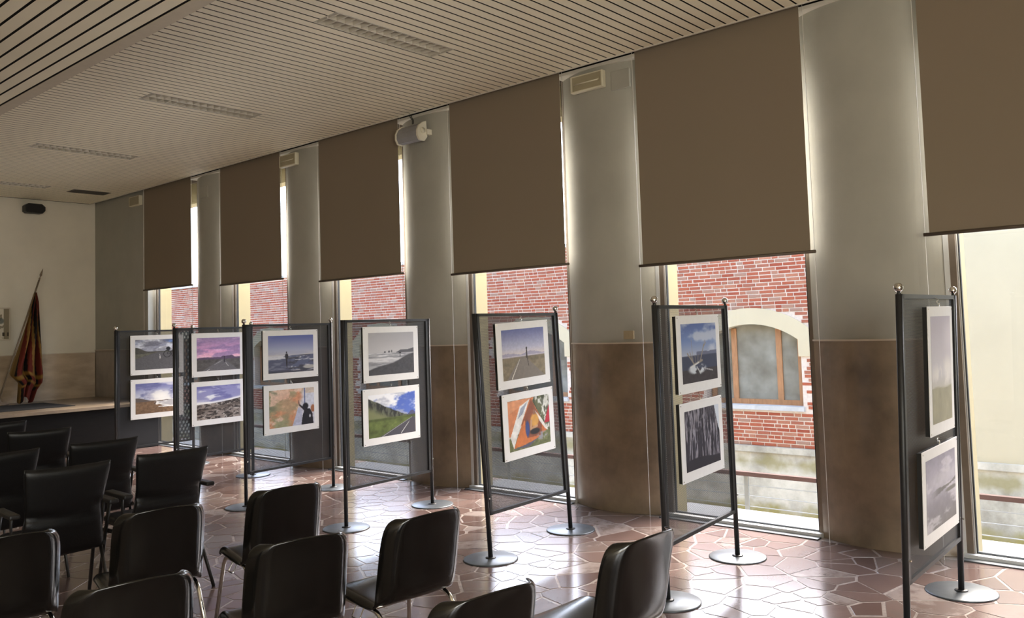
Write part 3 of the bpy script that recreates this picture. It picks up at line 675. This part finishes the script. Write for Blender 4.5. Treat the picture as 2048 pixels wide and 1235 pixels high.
def P_drift():
    im = grad([(0,(70,66,74)),(.46,(170,180,205)),(.7,(110,138,200)),(1,(80,104,175))]); im = clouds(im, (205,212,225), 2.2, 4, 111, .5, .72, .75); im = mixc(im, C(90,96,128), ((VV < .50+.03*fbm(8,.01,112))&(UU > .4)).astype(float)*.8)
    im = ground(im, .455, C(62,70,98)+0*im); im = ground(im, .22, rough(C(66,60,66)+0*im, 113, 20, .4)); im = mixc(im, C(205,212,222), ell(.42,.22,.24,.085)*ss(.38,.52,fbm(9,12,114)))
    for a in [(.15,.5,.34,.30,.016),(.22,.52,.32,.3,.012),(.27,.72,.30,.36,.007),(.50,.34,.62,.62,.017),(.62,.6,.68,.66,.010),(.62,.6,.65,.70,.008),(.34,.30,.56,.36,.02),(.36,.46,.37,.32,.007),(.42,.46,.43,.32,.007),(.47,.46,.46,.34,.007)]: im = line(im, (150,140,128), *a[:4], a[4])
    im = line(im, (215,215,215), .22,.26,.46,.33,.014); im = line(im, (195,200,205), .40,.26,.50,.14,.014); im = line(im, (170,170,176), .6,.22,.86,.16,.010); return im
def P_basalt():
    st = fbm(34, 3, 121, 4); im = mixc(C(58,56,70)+0*UU[...,None], C(150,146,160), ss(.46,.64,st)); im = mixc(im, C(38,36,48), ss(.5,.62,fbm(40,5,123))*.8); im = mixc(im, C(138,132,140), ss(.55,.7,fbm(12,14,125))*(VV > .62)*.7)
    im = ground(im, .16+.03*np.sin(UU*5), (48,46,58)); im = poly(im, (205,214,228), [(.86,1.01),(1.01,1.01),(1.01,.52),(.96,.62)]); return im
def P_cloud():
    im = grad([(0,(150,146,122)),(.30,(176,170,142)),(.335,(190,186,178)),(.45,(196,192,200)),(1,(176,166,186))]); im = mixc(im, C(224,218,214), ell(.55,.44,.50,.09,.7)*ss(.35,.55,fbm(5,6,131))); im = mixc(im, C(226,220,216), ell(.82,.50,.2,.10,.7)*.8); im = mixc(im, C(205,196,206), ell(1.0,.8,.3,.16,.8)*.8)
    return ground(im, .325+.01*np.sin(UU*7), rough(C(156,150,122)+0*im, 133, 8, .2))
def P_mist():
    im = grad([(0,(112,106,106)),(.35,(142,136,150)),(.6,(178,172,192)),(1,(150,144,164))]); im = clouds(im, (205,200,212), 3, 8, 141, .52, .68, .7); im = mixc(im, C(196,192,200), ell(.6,.66,.45,.10,.8)*.6)
    hz = .47+.12*UU; im = mixc(im, C(112,108,108), ((VV < hz+.03*np.sin(UU*6))&(VV > hz-.06)).astype(float)*ss(.1,.5,UU)*.9); im = mixc(im, C(120,116,112), ell(.85,.44,.22,.03)); return rough(im, 145, 12, .15)
def print_mesh(img, wd, ht):
    me = MB().grid([[(wd*(j/NX-.5), 0, ht*(i/NY-.5)) for j in range(NX+1)] for i in range(NY+1)]).mesh('print', 'print')
    img = .80*img+.20*img.mean(-1, keepdims=True)
    c = np.clip(img*1.0, 0, 255)/255; c = np.where(c <= .04045, c/12.92, ((c+.055)/1.055)**2.4)
    rgba = np.ones(((NX+1)*(NY+1), 4), np.float32); rgba[:, :3] = c.reshape(-1, 3)
    a = me.color_attributes.new('Col', 'FLOAT_COLOR', 'POINT'); a.data.foreach_set('color', rgba.ravel()); return me

# ================================================================== display stands with mounted photographs
#        left post, right post, lean, finials, label
STANDS = {
 1: ((4.43,10.15),(5.42,10.20), 0, (1,1), 'farthest black perforated display stand, beside the stage'),
 2: ((4.41,8.69),(5.36,8.735), 0, (1,1), 'black perforated display stand holding the purple sunset photo'),
 3: ((4.335,7.19),(5.39,7.27), 0, (1,1), 'black perforated display stand holding the photo of a man by the sea'),
 4: ((4.345,5.70),(5.375,5.77), 0, (0,0), 'black perforated display stand without ball finials, holding the grey beach photo'),
 5: ((4.345,4.09),(5.32,4.14), -.062, (0,1), 'leaning black perforated display stand holding the orange tent photo'),
 6: ((4.275,2.64),(5.345,2.74), -.012, (1,1), 'black perforated display stand holding the driftwood and basalt photos'),
 7: ((4.33,1.355),(5.39,1.375), 0, (1,1), 'nearest black perforated display stand at the right, holding the upright cloud photo')}
#  stand: list of (x0, x1, z0, z1, painter, label)
ZT = (1.163, 1.637); ZL = (.637, 1.11)
PHOTOS = {
 1: [(4.585,5.268,*ZT,P_bike,'photo of a bicycle on a grey road, top left of the row'),(4.585,5.262,*ZL,P_rays,'photo of a sandy beach under sun rays, at the far left below the bicycle photo')],
 2: [(4.585,5.238,*ZT,P_sunset,'photo of a road under a purple and pink sunset'),(4.580,5.236,*ZL,P_rocks,'photo of a rocky brown field under streaked blue clouds')],
 3: [(4.512,5.180,*ZT,P_sea,'photo of a lone standing figure at a blue sea shore'),(4.514,5.178,*ZL,P_mural,'photo of a dark-clothed person touching an orange mural')],
 4: [(4.528,5.192,*ZT,P_greybeach,'photo of a grey beach with black sand and distant rocks'),(4.514,5.194,*ZL,P_hill,'photo of a green mountain slope with a road and blue sky')],
 5: [(4.425,5.050,*ZT,P_walker,'photo of a person walking on an empty road with a white line'),(4.473,5.088,.655,1.128,P_tent,'photo of an orange tent with a person sitting inside')],
 6: [(4.444,5.095,*ZT,P_drift,'photo of pale driftwood on a shore under a blue sky'),(4.445,5.085,*ZL,P_basalt,'photo of a dark basalt column cliff')],
 7: [(4.66,5.155,.968,1.637,P_cloud,'tall upright photo of a lavender sky with clouds over a field'),(4.49,5.19,.44,.915,P_mist,'photo of a misty grey river valley, lowest on the nearest stand')]}
disc = MB().lathe([(.19,0),(.19,.006),(.185,.009),(.02,.010)], seg=40).mesh('base_disc', 'base_metal', True)
collar = MB().lathe([(.036,.009),(.036,.014),(.030,.017),(.02,.018)], seg=20).mesh('collar', 'black_metal', True)
ball = MB().lathe([(.011,0),(.008,.010)]+[(.023*math.sin(a), .031-.023*math.cos(a)) for a in [PI*(i+1.6)/12 for i in range(10)]]+[(.002,.054)], seg=16).mesh('finial', 'chrome', True)
for k, (Lp, Rp, lean, fin_, lab) in STANDS.items():
    cx, cyy = (Lp[0]+Rp[0])/2, (Lp[1]+Rp[1])/2; W = math.hypot(Rp[0]-Lp[0], Rp[1]-Lp[1]); ang = math.atan2(Rp[1]-Lp[1], Rp[0]-Lp[0])
    t = empty('display_stand', (cx, cyy, 0), ang); tag(t, lab, 'display stand', 'row of display stands'); hw = W/2
    ly = -.030 if k == 7 else 0.
    def sh(mb):
        mb.v = [(v[0]+lean*v[2], v[1]+ly*v[2], v[2]) for v in mb.v]; return mb
    for i, s in enumerate((-1, 1)):
        p = sh(MB().tube([(s*hw,0,.009),(s*hw,0,.9),(s*hw,0,1.70)], .0165, 14)).build('post', 'black_metal', t, smooth=True)
        if fin_[i]: inst(ball, 'finial', t, (s*hw+lean*1.70, ly*1.70, 1.70))
        inst(disc, 'base_disc', t, (s*hw,0,0)); inst(collar, 'collar', t, (s*hw,0,0))
        sh(MB().box(*sorted((s*(hw-.017), s*(hw-.042))), -.012, .012, .30, 1.70)).build('side_rail', 'black_metal', t)
        sh(MB().tube([(s*(hw-.004),-.016,.42),(s*(hw-.004),-.026,.42)], .006, 8)).build('set_screw', 'chrome', t)
    sh(MB().box(-hw+.017, hw-.017, -.012, .012, 1.678, 1.70)).build('top_rail', 'black_metal', t)
    sh(MB().box(-hw+.017, hw-.017, -.012, .012, .30, .322)).build('bottom_rail', 'black_metal', t)
    x0, x1 = -hw+.042, hw-.042
    mp = MB()
    for y_ in (-.0016, .0016): mp.add([(x0,y_,.322),(x1,y_,.322),(x1,y_,1.678),(x0,y_,1.678)], [(0,1,2,3) if y_ < 0 else (3,2,1,0)])
    sh(mp).build('mesh_panel', 'perforated', t)
    for (a, b, z0, z1, fn, plab) in PHOTOS[k]:
        xc = (a+b)/2; zc = (z0+z1)/2; ux = (xc-cx)/math.cos(ang); wd = b-a; ht = z1-z0; dep = .030
        loc = Vector((cx+ux*math.cos(ang)+.036*math.sin(ang), cyy+ux*math.sin(ang)-.036*math.cos(ang)+ly*zc, zc))
        ph = empty('mounted_photo', loc, ang); tag(ph, plab, 'photograph', 'mounted photographs')
        ph.rotation_euler = (-ly, lean*.6, ang)
        MB().box(-wd/2+.004, wd/2-.004, -.004, .018, -ht/2+.004, ht/2-.004).build('backing_board', 'board_edge', ph)
        bevel(MB().box(-wd/2, wd/2, -.008, -.004, -ht/2, ht/2).build('card', 'card', ph), .001, 1)
        if wd > ht: pw, ph_ = wd-.118, ht-.112
        else: pw, ph_ = wd-.10, ht-.112
        inst(print_mesh(fn(), pw, ph_), 'print', ph, (0, -.0086, .004))
        hk = MB().tube(fillet([(-.010,-.004,ht/2-.004),(-.006,-.004,ht/2+.016),(.006,-.004,ht/2+.016),(.010,-.004,ht/2-.004)], .006, 3), .0016, 6)
        hk.tube([(.009*math.cos(q*PI/6), .004+.008*math.sin(q*PI/6)*0, ht/2+.024+.009*math.sin(q*PI/6)) for q in range(13)], .0016, 6)
        hk.tube([(0,-.004,ht/2+.033),(0,.012,ht/2+.045),(0,.030,ht/2+.040)], .0016, 6)
        hk.build('hook', 'chrome', ph)
        for sx in (-1,1):
            for sz in (-1,1): MB().lathe([(.004,0),(.0035,.0012),(.001,.0018)], (sx*(wd/2-.014), -.0098, sz*(ht/2-.014)), 8, axis=1).build('pin', 'chrome', ph)
# ================================================================== chairs
def shell_chair():
    t = empty('shell_chair')
    prof = [(.412,.418,.188,0),(.408,.436,.196,0),(.390,.448,.204,0),(.330,.451,.210,0),(.24,.445,.213,0),(.15,.436,.215,.0),(.07,.430,.216,.15),(.012,.434,.217,.45),(-.022,.452,.218,.8),(-.042,.490,.218,1),(-.055,.55,.218,1),(-.068,.62,.217,1),(-.082,.69,.216,1),(-.097,.745,.212,1),(-.106,.775,.203,1),(-.113,.793,.187,1),(-.119,.803,.160,1)]
    nu = 24; P = []
    for (y, z, hw, bk) in prof:
        row = []
        for i in range(nu+1):
            u = -1+2*i/nu; a = max(0, (abs(u)-.70)/.30); f_ = a*a; g_ = max(0, (abs(u)-.90)/.10)**1.5
            fwd = bk*(.022*u*u+.055*f_); dn = (1-bk)*(.026*g_+.004*(1-u*u))
            hw_ = hw*(1-.02*f_*bk)
            row.append((u*hw_, y+fwd, z-dn+(.012*bk*(1-u*u) if z > .74 else 0)))
        P.append(row)
    o = MB().grid(P).build('shell', 'black_plastic', t, smooth=True)
    md = o.modifiers.new('thick', 'SOLIDIFY'); md.thickness = .009; md.offset = 0
    md = o.modifiers.new('smooth', 'SUBSURF'); md.levels = 1; md.render_levels = 2
    for s in (-1, 1):
        path = fillet([(s*.225,.405,.008),(s*.190,.335,.412),(s*.190,.030,.405),(s*.215,-.115,.008)], .06, 6)
        MB().tube(path, .0108, 12).build('leg_loop', 'chrome', t, smooth=True)
        for y in (.405,-.115): MB().lathe([(.013,0),(.013,.022),(.009,.026)], (s*(.225 if y > 0 else .215), y, 0), 12).build('foot', 'rubber', t, smooth=True)
    for y in (.09, .28): MB().tube([(-.188,y,.410),(.188,y,.412)], .009, 10).build('cross_bar', 'chrome', t, smooth=True)
    MB().tube(fillet([(-.200,.20,.405),(-.225,.20,.36),(-.225,.14,.36),(-.200,.14,.405)], .01, 3), .003, 6).build('link_hook', 'chrome', t)
    for y in (.09,.28): MB().box(-.15,.15,y-.02,y+.02,.414,.438).build('mount_block', 'rubber', t)
    return t
def arm_chair():
    t = empty('leather_armchair')
    rows = []; nv = 26; nc = 28
    for j in range(nv+1):
        v = j/nv; z = .365+.515*v
        hw = .205+.030*(1-ssf(.0,.45,v))+.022*ssf(.5,1,v) - .03*(1 if j in () else 0)
        yc = .035-.150*v+.05*v*v*0; th = .024*(1 if 0 < j < nv else .3)
        if j in (1, nv-1): th *= .8
        crease = math.exp(-((v-.47)/.06)**2)
        row = []
        for i in range(nc):
            a = 2*PI*i/nc; c, s = math.cos(a), math.sin(a)
            x = math.copysign(abs(c)**.28, c)*hw; y = math.copysign(abs(s)**.45, s)*th
            u = x/hw
            fold = .010*math.sin(34*v+2.2*u)*math.exp(-((v-.46-.05*u)/.11)**2)+.006*math.sin(60*v-5*u)*math.exp(-((v-.40)/.08)**2)
            y2 = yc+y*(1-.25*crease)+(fold if s < 0 else 0)+.012*crease+.010*u*u
            row.append((x*(1-.025*crease), y2, z+.012*u*u*v+.008*u*u*(1-v)))
        rows.append(row)
    vs_ = [p for r_ in rows for p in r_]; fs_ = [(j*nc+i, j*nc+(i+1)%nc, (j+1)*nc+(i+1)%nc, (j+1)*nc+i) for j in range(nv) for i in range(nc)]
    fs_ += [tuple(range(nc))[::-1], tuple(nv*nc+i for i in range(nc))]
    MB().add(vs_, fs_).build('backrest', 'black_leather', t, smooth=True)
    # piped seam round the back
    pp = [rows[j][0] for j in range(2, nv)]+[rows[nv][i] for i in range(0, nc//2+1)]+[rows[j][nc//2] for j in range(nv-1, 1, -1)]
    MB().tube(pp, .0045, 6).build('piping', 'black_leather', t, smooth=True)
    rows = []
    for j in range(13):
        v = j/12; y = .02+.45*v; th = .036*(1 if 0 < j < 12 else .35); hw = .232-.02*v
        rows.append([(math.copysign(abs(math.cos(a))**.3, math.cos(a))*hw, y, .435+.012*math.sin(v*PI)*0-.015*v*0+math.copysign(abs(math.sin(a))**.5, math.sin(a))*th) for a in [2*PI*i/24 for i in range(24)]])
    vs_ = [p for r_ in rows for p in r_]; fs_ = [(j*24+i, (j+1)*24+i, (j+1)*24+(i+1)%24, j*24+(i+1)%24) for j in range(12) for i in range(24)]
    fs_ += [tuple(range(24)), tuple(12*24+i for i in range(24))[::-1]]
    MB().add(vs_, fs_).build('seat', 'black_leather', t, smooth=True)
    for s in (-1, 1):
        bevel(MB().box(*sorted((s*.235, s*.292)), -.07, .235, .628, .655).build('armrest', 'arm_black', t), .010, 3)
        MB().tube(fillet([(s*.262,.205,.63),(s*.270,.27,.40),(s*.275,.385,.0)], .03, 3), (.009,.019), 10, flat=(1,0,0)).build('leg', 'arm_black', t, smooth=True)
        MB().tube(fillet([(s*.250,.06,.63),(s*.245,.075,.52),(s*.235,.10,.42),(s*.22,.12,.40)], .05, 4), (.007,.014), 10, flat=(1,0,0)).build('arm_support', 'arm_black', t, smooth=True)
        MB().tube([(s*.235,.10,.43),(s*.238,.02,.25),(s*.245,-.13,.0)], (.009,.017), 10, flat=(1,0,0)).build('leg', 'arm_black', t, smooth=True)
        MB().tube([(s*.238,.02,.395),(s*.262,.32,.395)], (.008,.014), 8, flat=(1,0,0)).build('seat_rail', 'arm_black', t)
    MB().tube([(-.235,.05,.385),(.235,.05,.385)], .010, 8).build('cross_bar', 'arm_black', t)
    return t
def ssf(a, b, x):
    q = min(1, max(0, (x-a)/(b-a))); return q*q*(3-2*q)
def place(proto, first, x, y, deg, label, cat, group):
    o = proto if first else copy_tree(proto)
    o.location = (x, y, 0); o.rotation_euler = (0, 0, math.radians(deg)); tag(o, label, cat, group); return o
sc0 = shell_chair()
SH = [(2.59,3.93,-9,'black shell chair with chrome legs, frontmost toward the display stands, left of centre'),
      (1.93,3.97,-10,'black shell chair standing directly behind the rightmost black armchair'),
      (1.28,4.00,-8,'black shell chair cut by the left picture edge'),
      (1.98,2.92,-14,'black shell chair in the middle row, left of the chair facing the tent photo stand'),
      (2.55,2.83,-5,'black shell chair in the middle row, closest to the tent photo stand'),
      (1.31,2.91,-10,'black shell chair at the bottom left of which only the upper back shows'),
      (1.92,1.87,-9,'black shell chair cut by the bottom edge at the picture centre, only its top showing'),
      (2.745,1.85,-3,'rightmost black shell chair, overlapping the base of the driftwood photo stand')]
for i, (x, y, d, lab) in enumerate(SH): place(sc0, i == 0, x, y, d, lab, 'chair', 'black plastic shell chairs')
ac0 = arm_chair()
AR = [(2.615,5.27,-2,'black leather armchair nearest the display stands, rightmost of the armchairs'),
      (1.98,5.24,-3,'large black leather armchair in the nearest armchair row, left one'),
      (2.62,6.27,-4,'black leather armchair second from the display stands, behind the rightmost armchair'),
      (1.96,6.28,-2,'second-row black leather armchair cut off by the left picture edge'),
      (2.66,7.55,-10,'black leather armchair in the third row, partly hidden by nearer armchairs'),
      (2.68,8.60,-10,'farthest black leather armchair, at the left edge near the stage')]
for i, (x, y, d, lab) in enumerate(AR): place(ac0, i == 0, x, y, d, lab, 'armchair', 'black leather armchairs')

# ================================================================== fittings on the piers
def pier_x(c, y):
    u = (y-c)/HWP; return 6.175-(6.175-WX+.005)*(1-abs(u)**2.2)
def emergency(c, yc, zc, label):
    x = min(pier_x(c, yc-.15), pier_x(c, yc+.15)); t = empty('emergency_lamp', (x, yc, zc)); tag(t, label, 'emergency light', 'emergency lamps')
    bevel(MB().box(-.055, .0, -.175, .175, -.075, .075).build('housing', 'lamp_white', t), .006)
    MB().box(-.0565, -.054, -.160, .150, -.062, .062).build('cover', 'lamp_cover', t)
    MB().tube([(-.059,-.14,-.005),(-.059,.13,-.005)], .006, 8).build('tube', 'lamp_white', t, smooth=True)
    for y in (-.14,.13): MB().box(-.064,-.056,y-.008,y+.008,-.018,.010).build('lamp_holder', 'lamp_cover', t)
emergency(PIER_C[1], 4.32, 3.735, 'wide emergency lamp beside a blank plate, nearest to the camera')
emergency(PIER_C[3], 8.90, 3.745, 'emergency lamp on the pier left of the white speaker')
x = 6.06
t = empty('emergency_lamp', (6.06, 13.09, 3.75)); tag(t, 'farthest emergency lamp, next to the far left blind', 'emergency light', 'emergency lamps')
bevel(MB().box(-.055, .0, -.175, .175, -.075, .075).build('housing', 'lamp_white', t), .006)
MB().box(-.0565, -.054, -.160, .150, -.062, .062).build('cover', 'lamp_cover', t)
def plate(c, yc, zc, a, b, label):
    x = min(pier_x(c, yc-a/2), pier_x(c, yc+a/2)); t = MB().box(x-.008, x+.02, yc-a/2, yc+a/2, zc-b/2, zc+b/2).build('blank_plate', 'plaster'); bevel(t, .004)
    tag(t, label, 'wall plate', 'blank wall plates')
plate(PIER_C[1], 4.00, 3.70, .19, .165, 'pale blank plate right of the nearest emergency lamp')
plate(PIER_C[4], 11.01, 3.625, .20, .16, 'small pale blank plate on the second pier from the far corner')
t = empty('wall_socket', (pier_x(PIER_C[1], 4.03)+.0, 4.03, 1.50)); tag(t, 'beige wall switch above the marble dado', 'switch')
bevel(MB().box(-.010,.012,-.055,.055,-.036,.036).build('plate', 'socket', t), .003)
MB().box(-.014,-.009,-.012,.012,-.022,.022).build('rocker', 'socket', t)
# white wall speaker
t = empty('wall_speaker', (pier_x(PIER_C[2], 6.53), 6.55, 3.66)); tag(t, 'white and grey half-round wall speaker with cable near the ceiling', 'speaker')
pr = [(-.06,.10),(-.10,.085),(-.15,.05),(-.175,.0),(-.175,-.05),(-.15,-.095),(-.09,-.10),(-.06,-.06)]
MB().prism(pr, 1, -.15, .16).build('grille', 'speaker_grey', t)
e = [(-.055,.11),(-.10,.095),(-.155,.057),(-.183,.0),(-.183,-.055),(-.155,-.103),(-.085,-.108),(-.045,-.06)]
bevel(MB().prism(e, 1, -.175, -.15).build('end_cap', 'speaker_white', t), .004); bevel(MB().prism(e, 1, .16, .182).build('end_cap', 'speaker_white', t), .004)
MB().lathe([(.030,0),(.030,.008),(.022,.010),(.005,.010)], (-.11,-.185,0), 20, axis=1).build('dial', 'lamp_white', t, smooth=True)
MB().box(-.06, .005, -.19, -.155, -.035, .02).box(-.07,.006,.02,.09,-.03,.02).build('bracket', 'speaker_white', t)
MB().tube(fillet([(-.12,-.05,.09),(-.09,-.02,.14),(-.07,.03,.17),(-.08,.035,.23)], .03, 4), .004, 6).tube(fillet([(-.12,-.03,.09),(-.08,.01,.15),(-.07,.055,.18),(-.08,.06,.23)], .03, 4), .004, 6).build('cable', 'rubber', t)
# black speaker on the far wall
t = empty('wall_speaker', (5.06, YB, 3.715)); tag(t, 'black loudspeaker on the far wall under the ceiling', 'speaker')
bevel(MB().prism([(-.145,-.05),(-.11,-.075),(.11,-.075),(.15,-.03),(.15,.03),(.10,.075),(-.10,.075),(-.145,.04)], 1, -.20, -.05).build('cabinet', 'speaker_black', t), .006)
MB().prism([(-.12,-.06),(.12,-.06),(.13,0),(.09,.06),(-.09,.06),(-.13,0)], 1, -.206, -.199).build('grille', 'rubber', t)
MB().box(-.05,.05,-.06,.0,-.03,.03).build('bracket', 'speaker_black', t)
# framed picture at the left edge
t = empty('framed_picture', (4.53, YB-.0, 1.893)); tag(t, 'framed picture with pale figures at the left picture edge', 'picture')
bevel(MB().box(-.23,.23,-.03,-.001,.235,.255).box(-.23,.23,-.03,-.001,-.255,-.235).box(-.23,-.212,-.03,-.001,-.235,.235).box(.212,.23,-.03,-.001,-.235,.235).build('frame', 'frame_pale', t), .003)
im = np.zeros(UU.shape+(3,))+C(150,138,112); im = mixc(im, C(222,214,196), ((UU < .83)&(UU > .15)&(fbm(4,4,201)+.25*(VV-.4) > .48)).astype(float)); im = mixc(im, C(90,100,96), ell(.72,.6,.12,.1)*.8); im = mixc(im, C(70,62,50), ((VV < .22)&(VV > .1)&(np.sin(UU*40) > .2)).astype(float)); im = mixc(im, C(60,64,66), ell(.4,.55,.15,.12)*.8)
inst(print_mesh(im, .424, .47), 'print', t, (0,-.012,0))

# ================================================================== flag on the stage
t = empty('flag', (4.48, 14.28, .667)); tag(t, 'furled red and gold flag on a leaning spear-tipped pole', 'flag')
A = Vector((0,0,.03)); Bp = Vector((.575,.0,1.90))
MB().lathe([(.14,0),(.14,.02),(.05,.04),(.035,.10),(.02,.11)], (0,0,0), 24).build('stand_foot', 'pole', t, smooth=True)
MB().tube([A, A.lerp(Bp,.5), Bp], .013, 10).build('pole', 'pole', t, smooth=True)
dr = (Bp-A).normalized()
sp_ = [(0,.008),(.02,.022),(.035,.010),(.05,.010),(.08,.026),(.13,.016),(.19,.001)]
vs_ = []; fs_ = []; N_ = dr.orthogonal().normalized(); B_ = dr.cross(N_)
for q, r_ in sp_:
    for i in range(8): vs_.append(Bp+dr*q+N_*math.cos(i*PI/4)*r_+B_*math.sin(i*PI/4)*r_*.6)
for j in range(len(sp_)-1):
    for i in range(8): fs_.append((j*8+i, j*8+(i+1)%8, (j+1)*8+(i+1)%8, (j+1)*8+i))
MB().add(vs_, fs_).build('spear_tip', 'pole', t, smooth=True)
# cloth: hangs from the pole in deep folds; outline left/right x by height
zs = [1.70,1.55,1.30,1.05,.80,.60,.45,.33,.22,.05]; lx = [.500,.455,.395,.330,.255,.190,.150,.270,.265,.255]; rx = [.530,.560,.572,.580,.590,.600,.612,.600,.520,.460]
nr, ncl = 60, 48; P = []; cols = []
for j in range(nr+1):
    z = 1.70-1.65*j/nr; a = np.interp(-z, [-q for q in zs], lx); b = np.interp(-z, [-q for q in zs], rx); row = []
    for i in range(ncl+1):
        u = i/ncl; am = .012+.05*min(1, (1.70-z)/.8)
        yy = -.03+am*math.sin(u*17+.6*math.sin(z*3))+.02*math.sin(u*31+z*2)
        row.append((a+(b-a)*(u+.03*math.sin(u*17+1)), yy, z-.05*math.sin(u*9)*(j/nr)))
        sN = .5+.5*math.sin(u*17+.6*math.sin(z*3))
        band = (u*3.1+z*.7) % 1
        c = (150,60,45) if band < .45 else ((196,150,80) if band < .68 else (38,30,30))
        if u < .14: c = (176,140,84)
        if abs(z-.42) < .035 or abs(z-.30) < .02: c = (200,150,70)
        if z < .22 and u > .3: c = (150,66,54)
        cols.append(tuple(.45*x for x in lin(c)))
    P.append(row)
o = MB().grid(P).build('cloth', 'flag_cloth', t, smooth=True)
a = o.data.color_attributes.new('Col', 'FLOAT_COLOR', 'POINT'); a.data.foreach_set('color', np.array([(*c, 1) for c in cols], np.float32).ravel())
md = o.modifiers.new('thick', 'SOLIDIFY'); md.thickness = .002
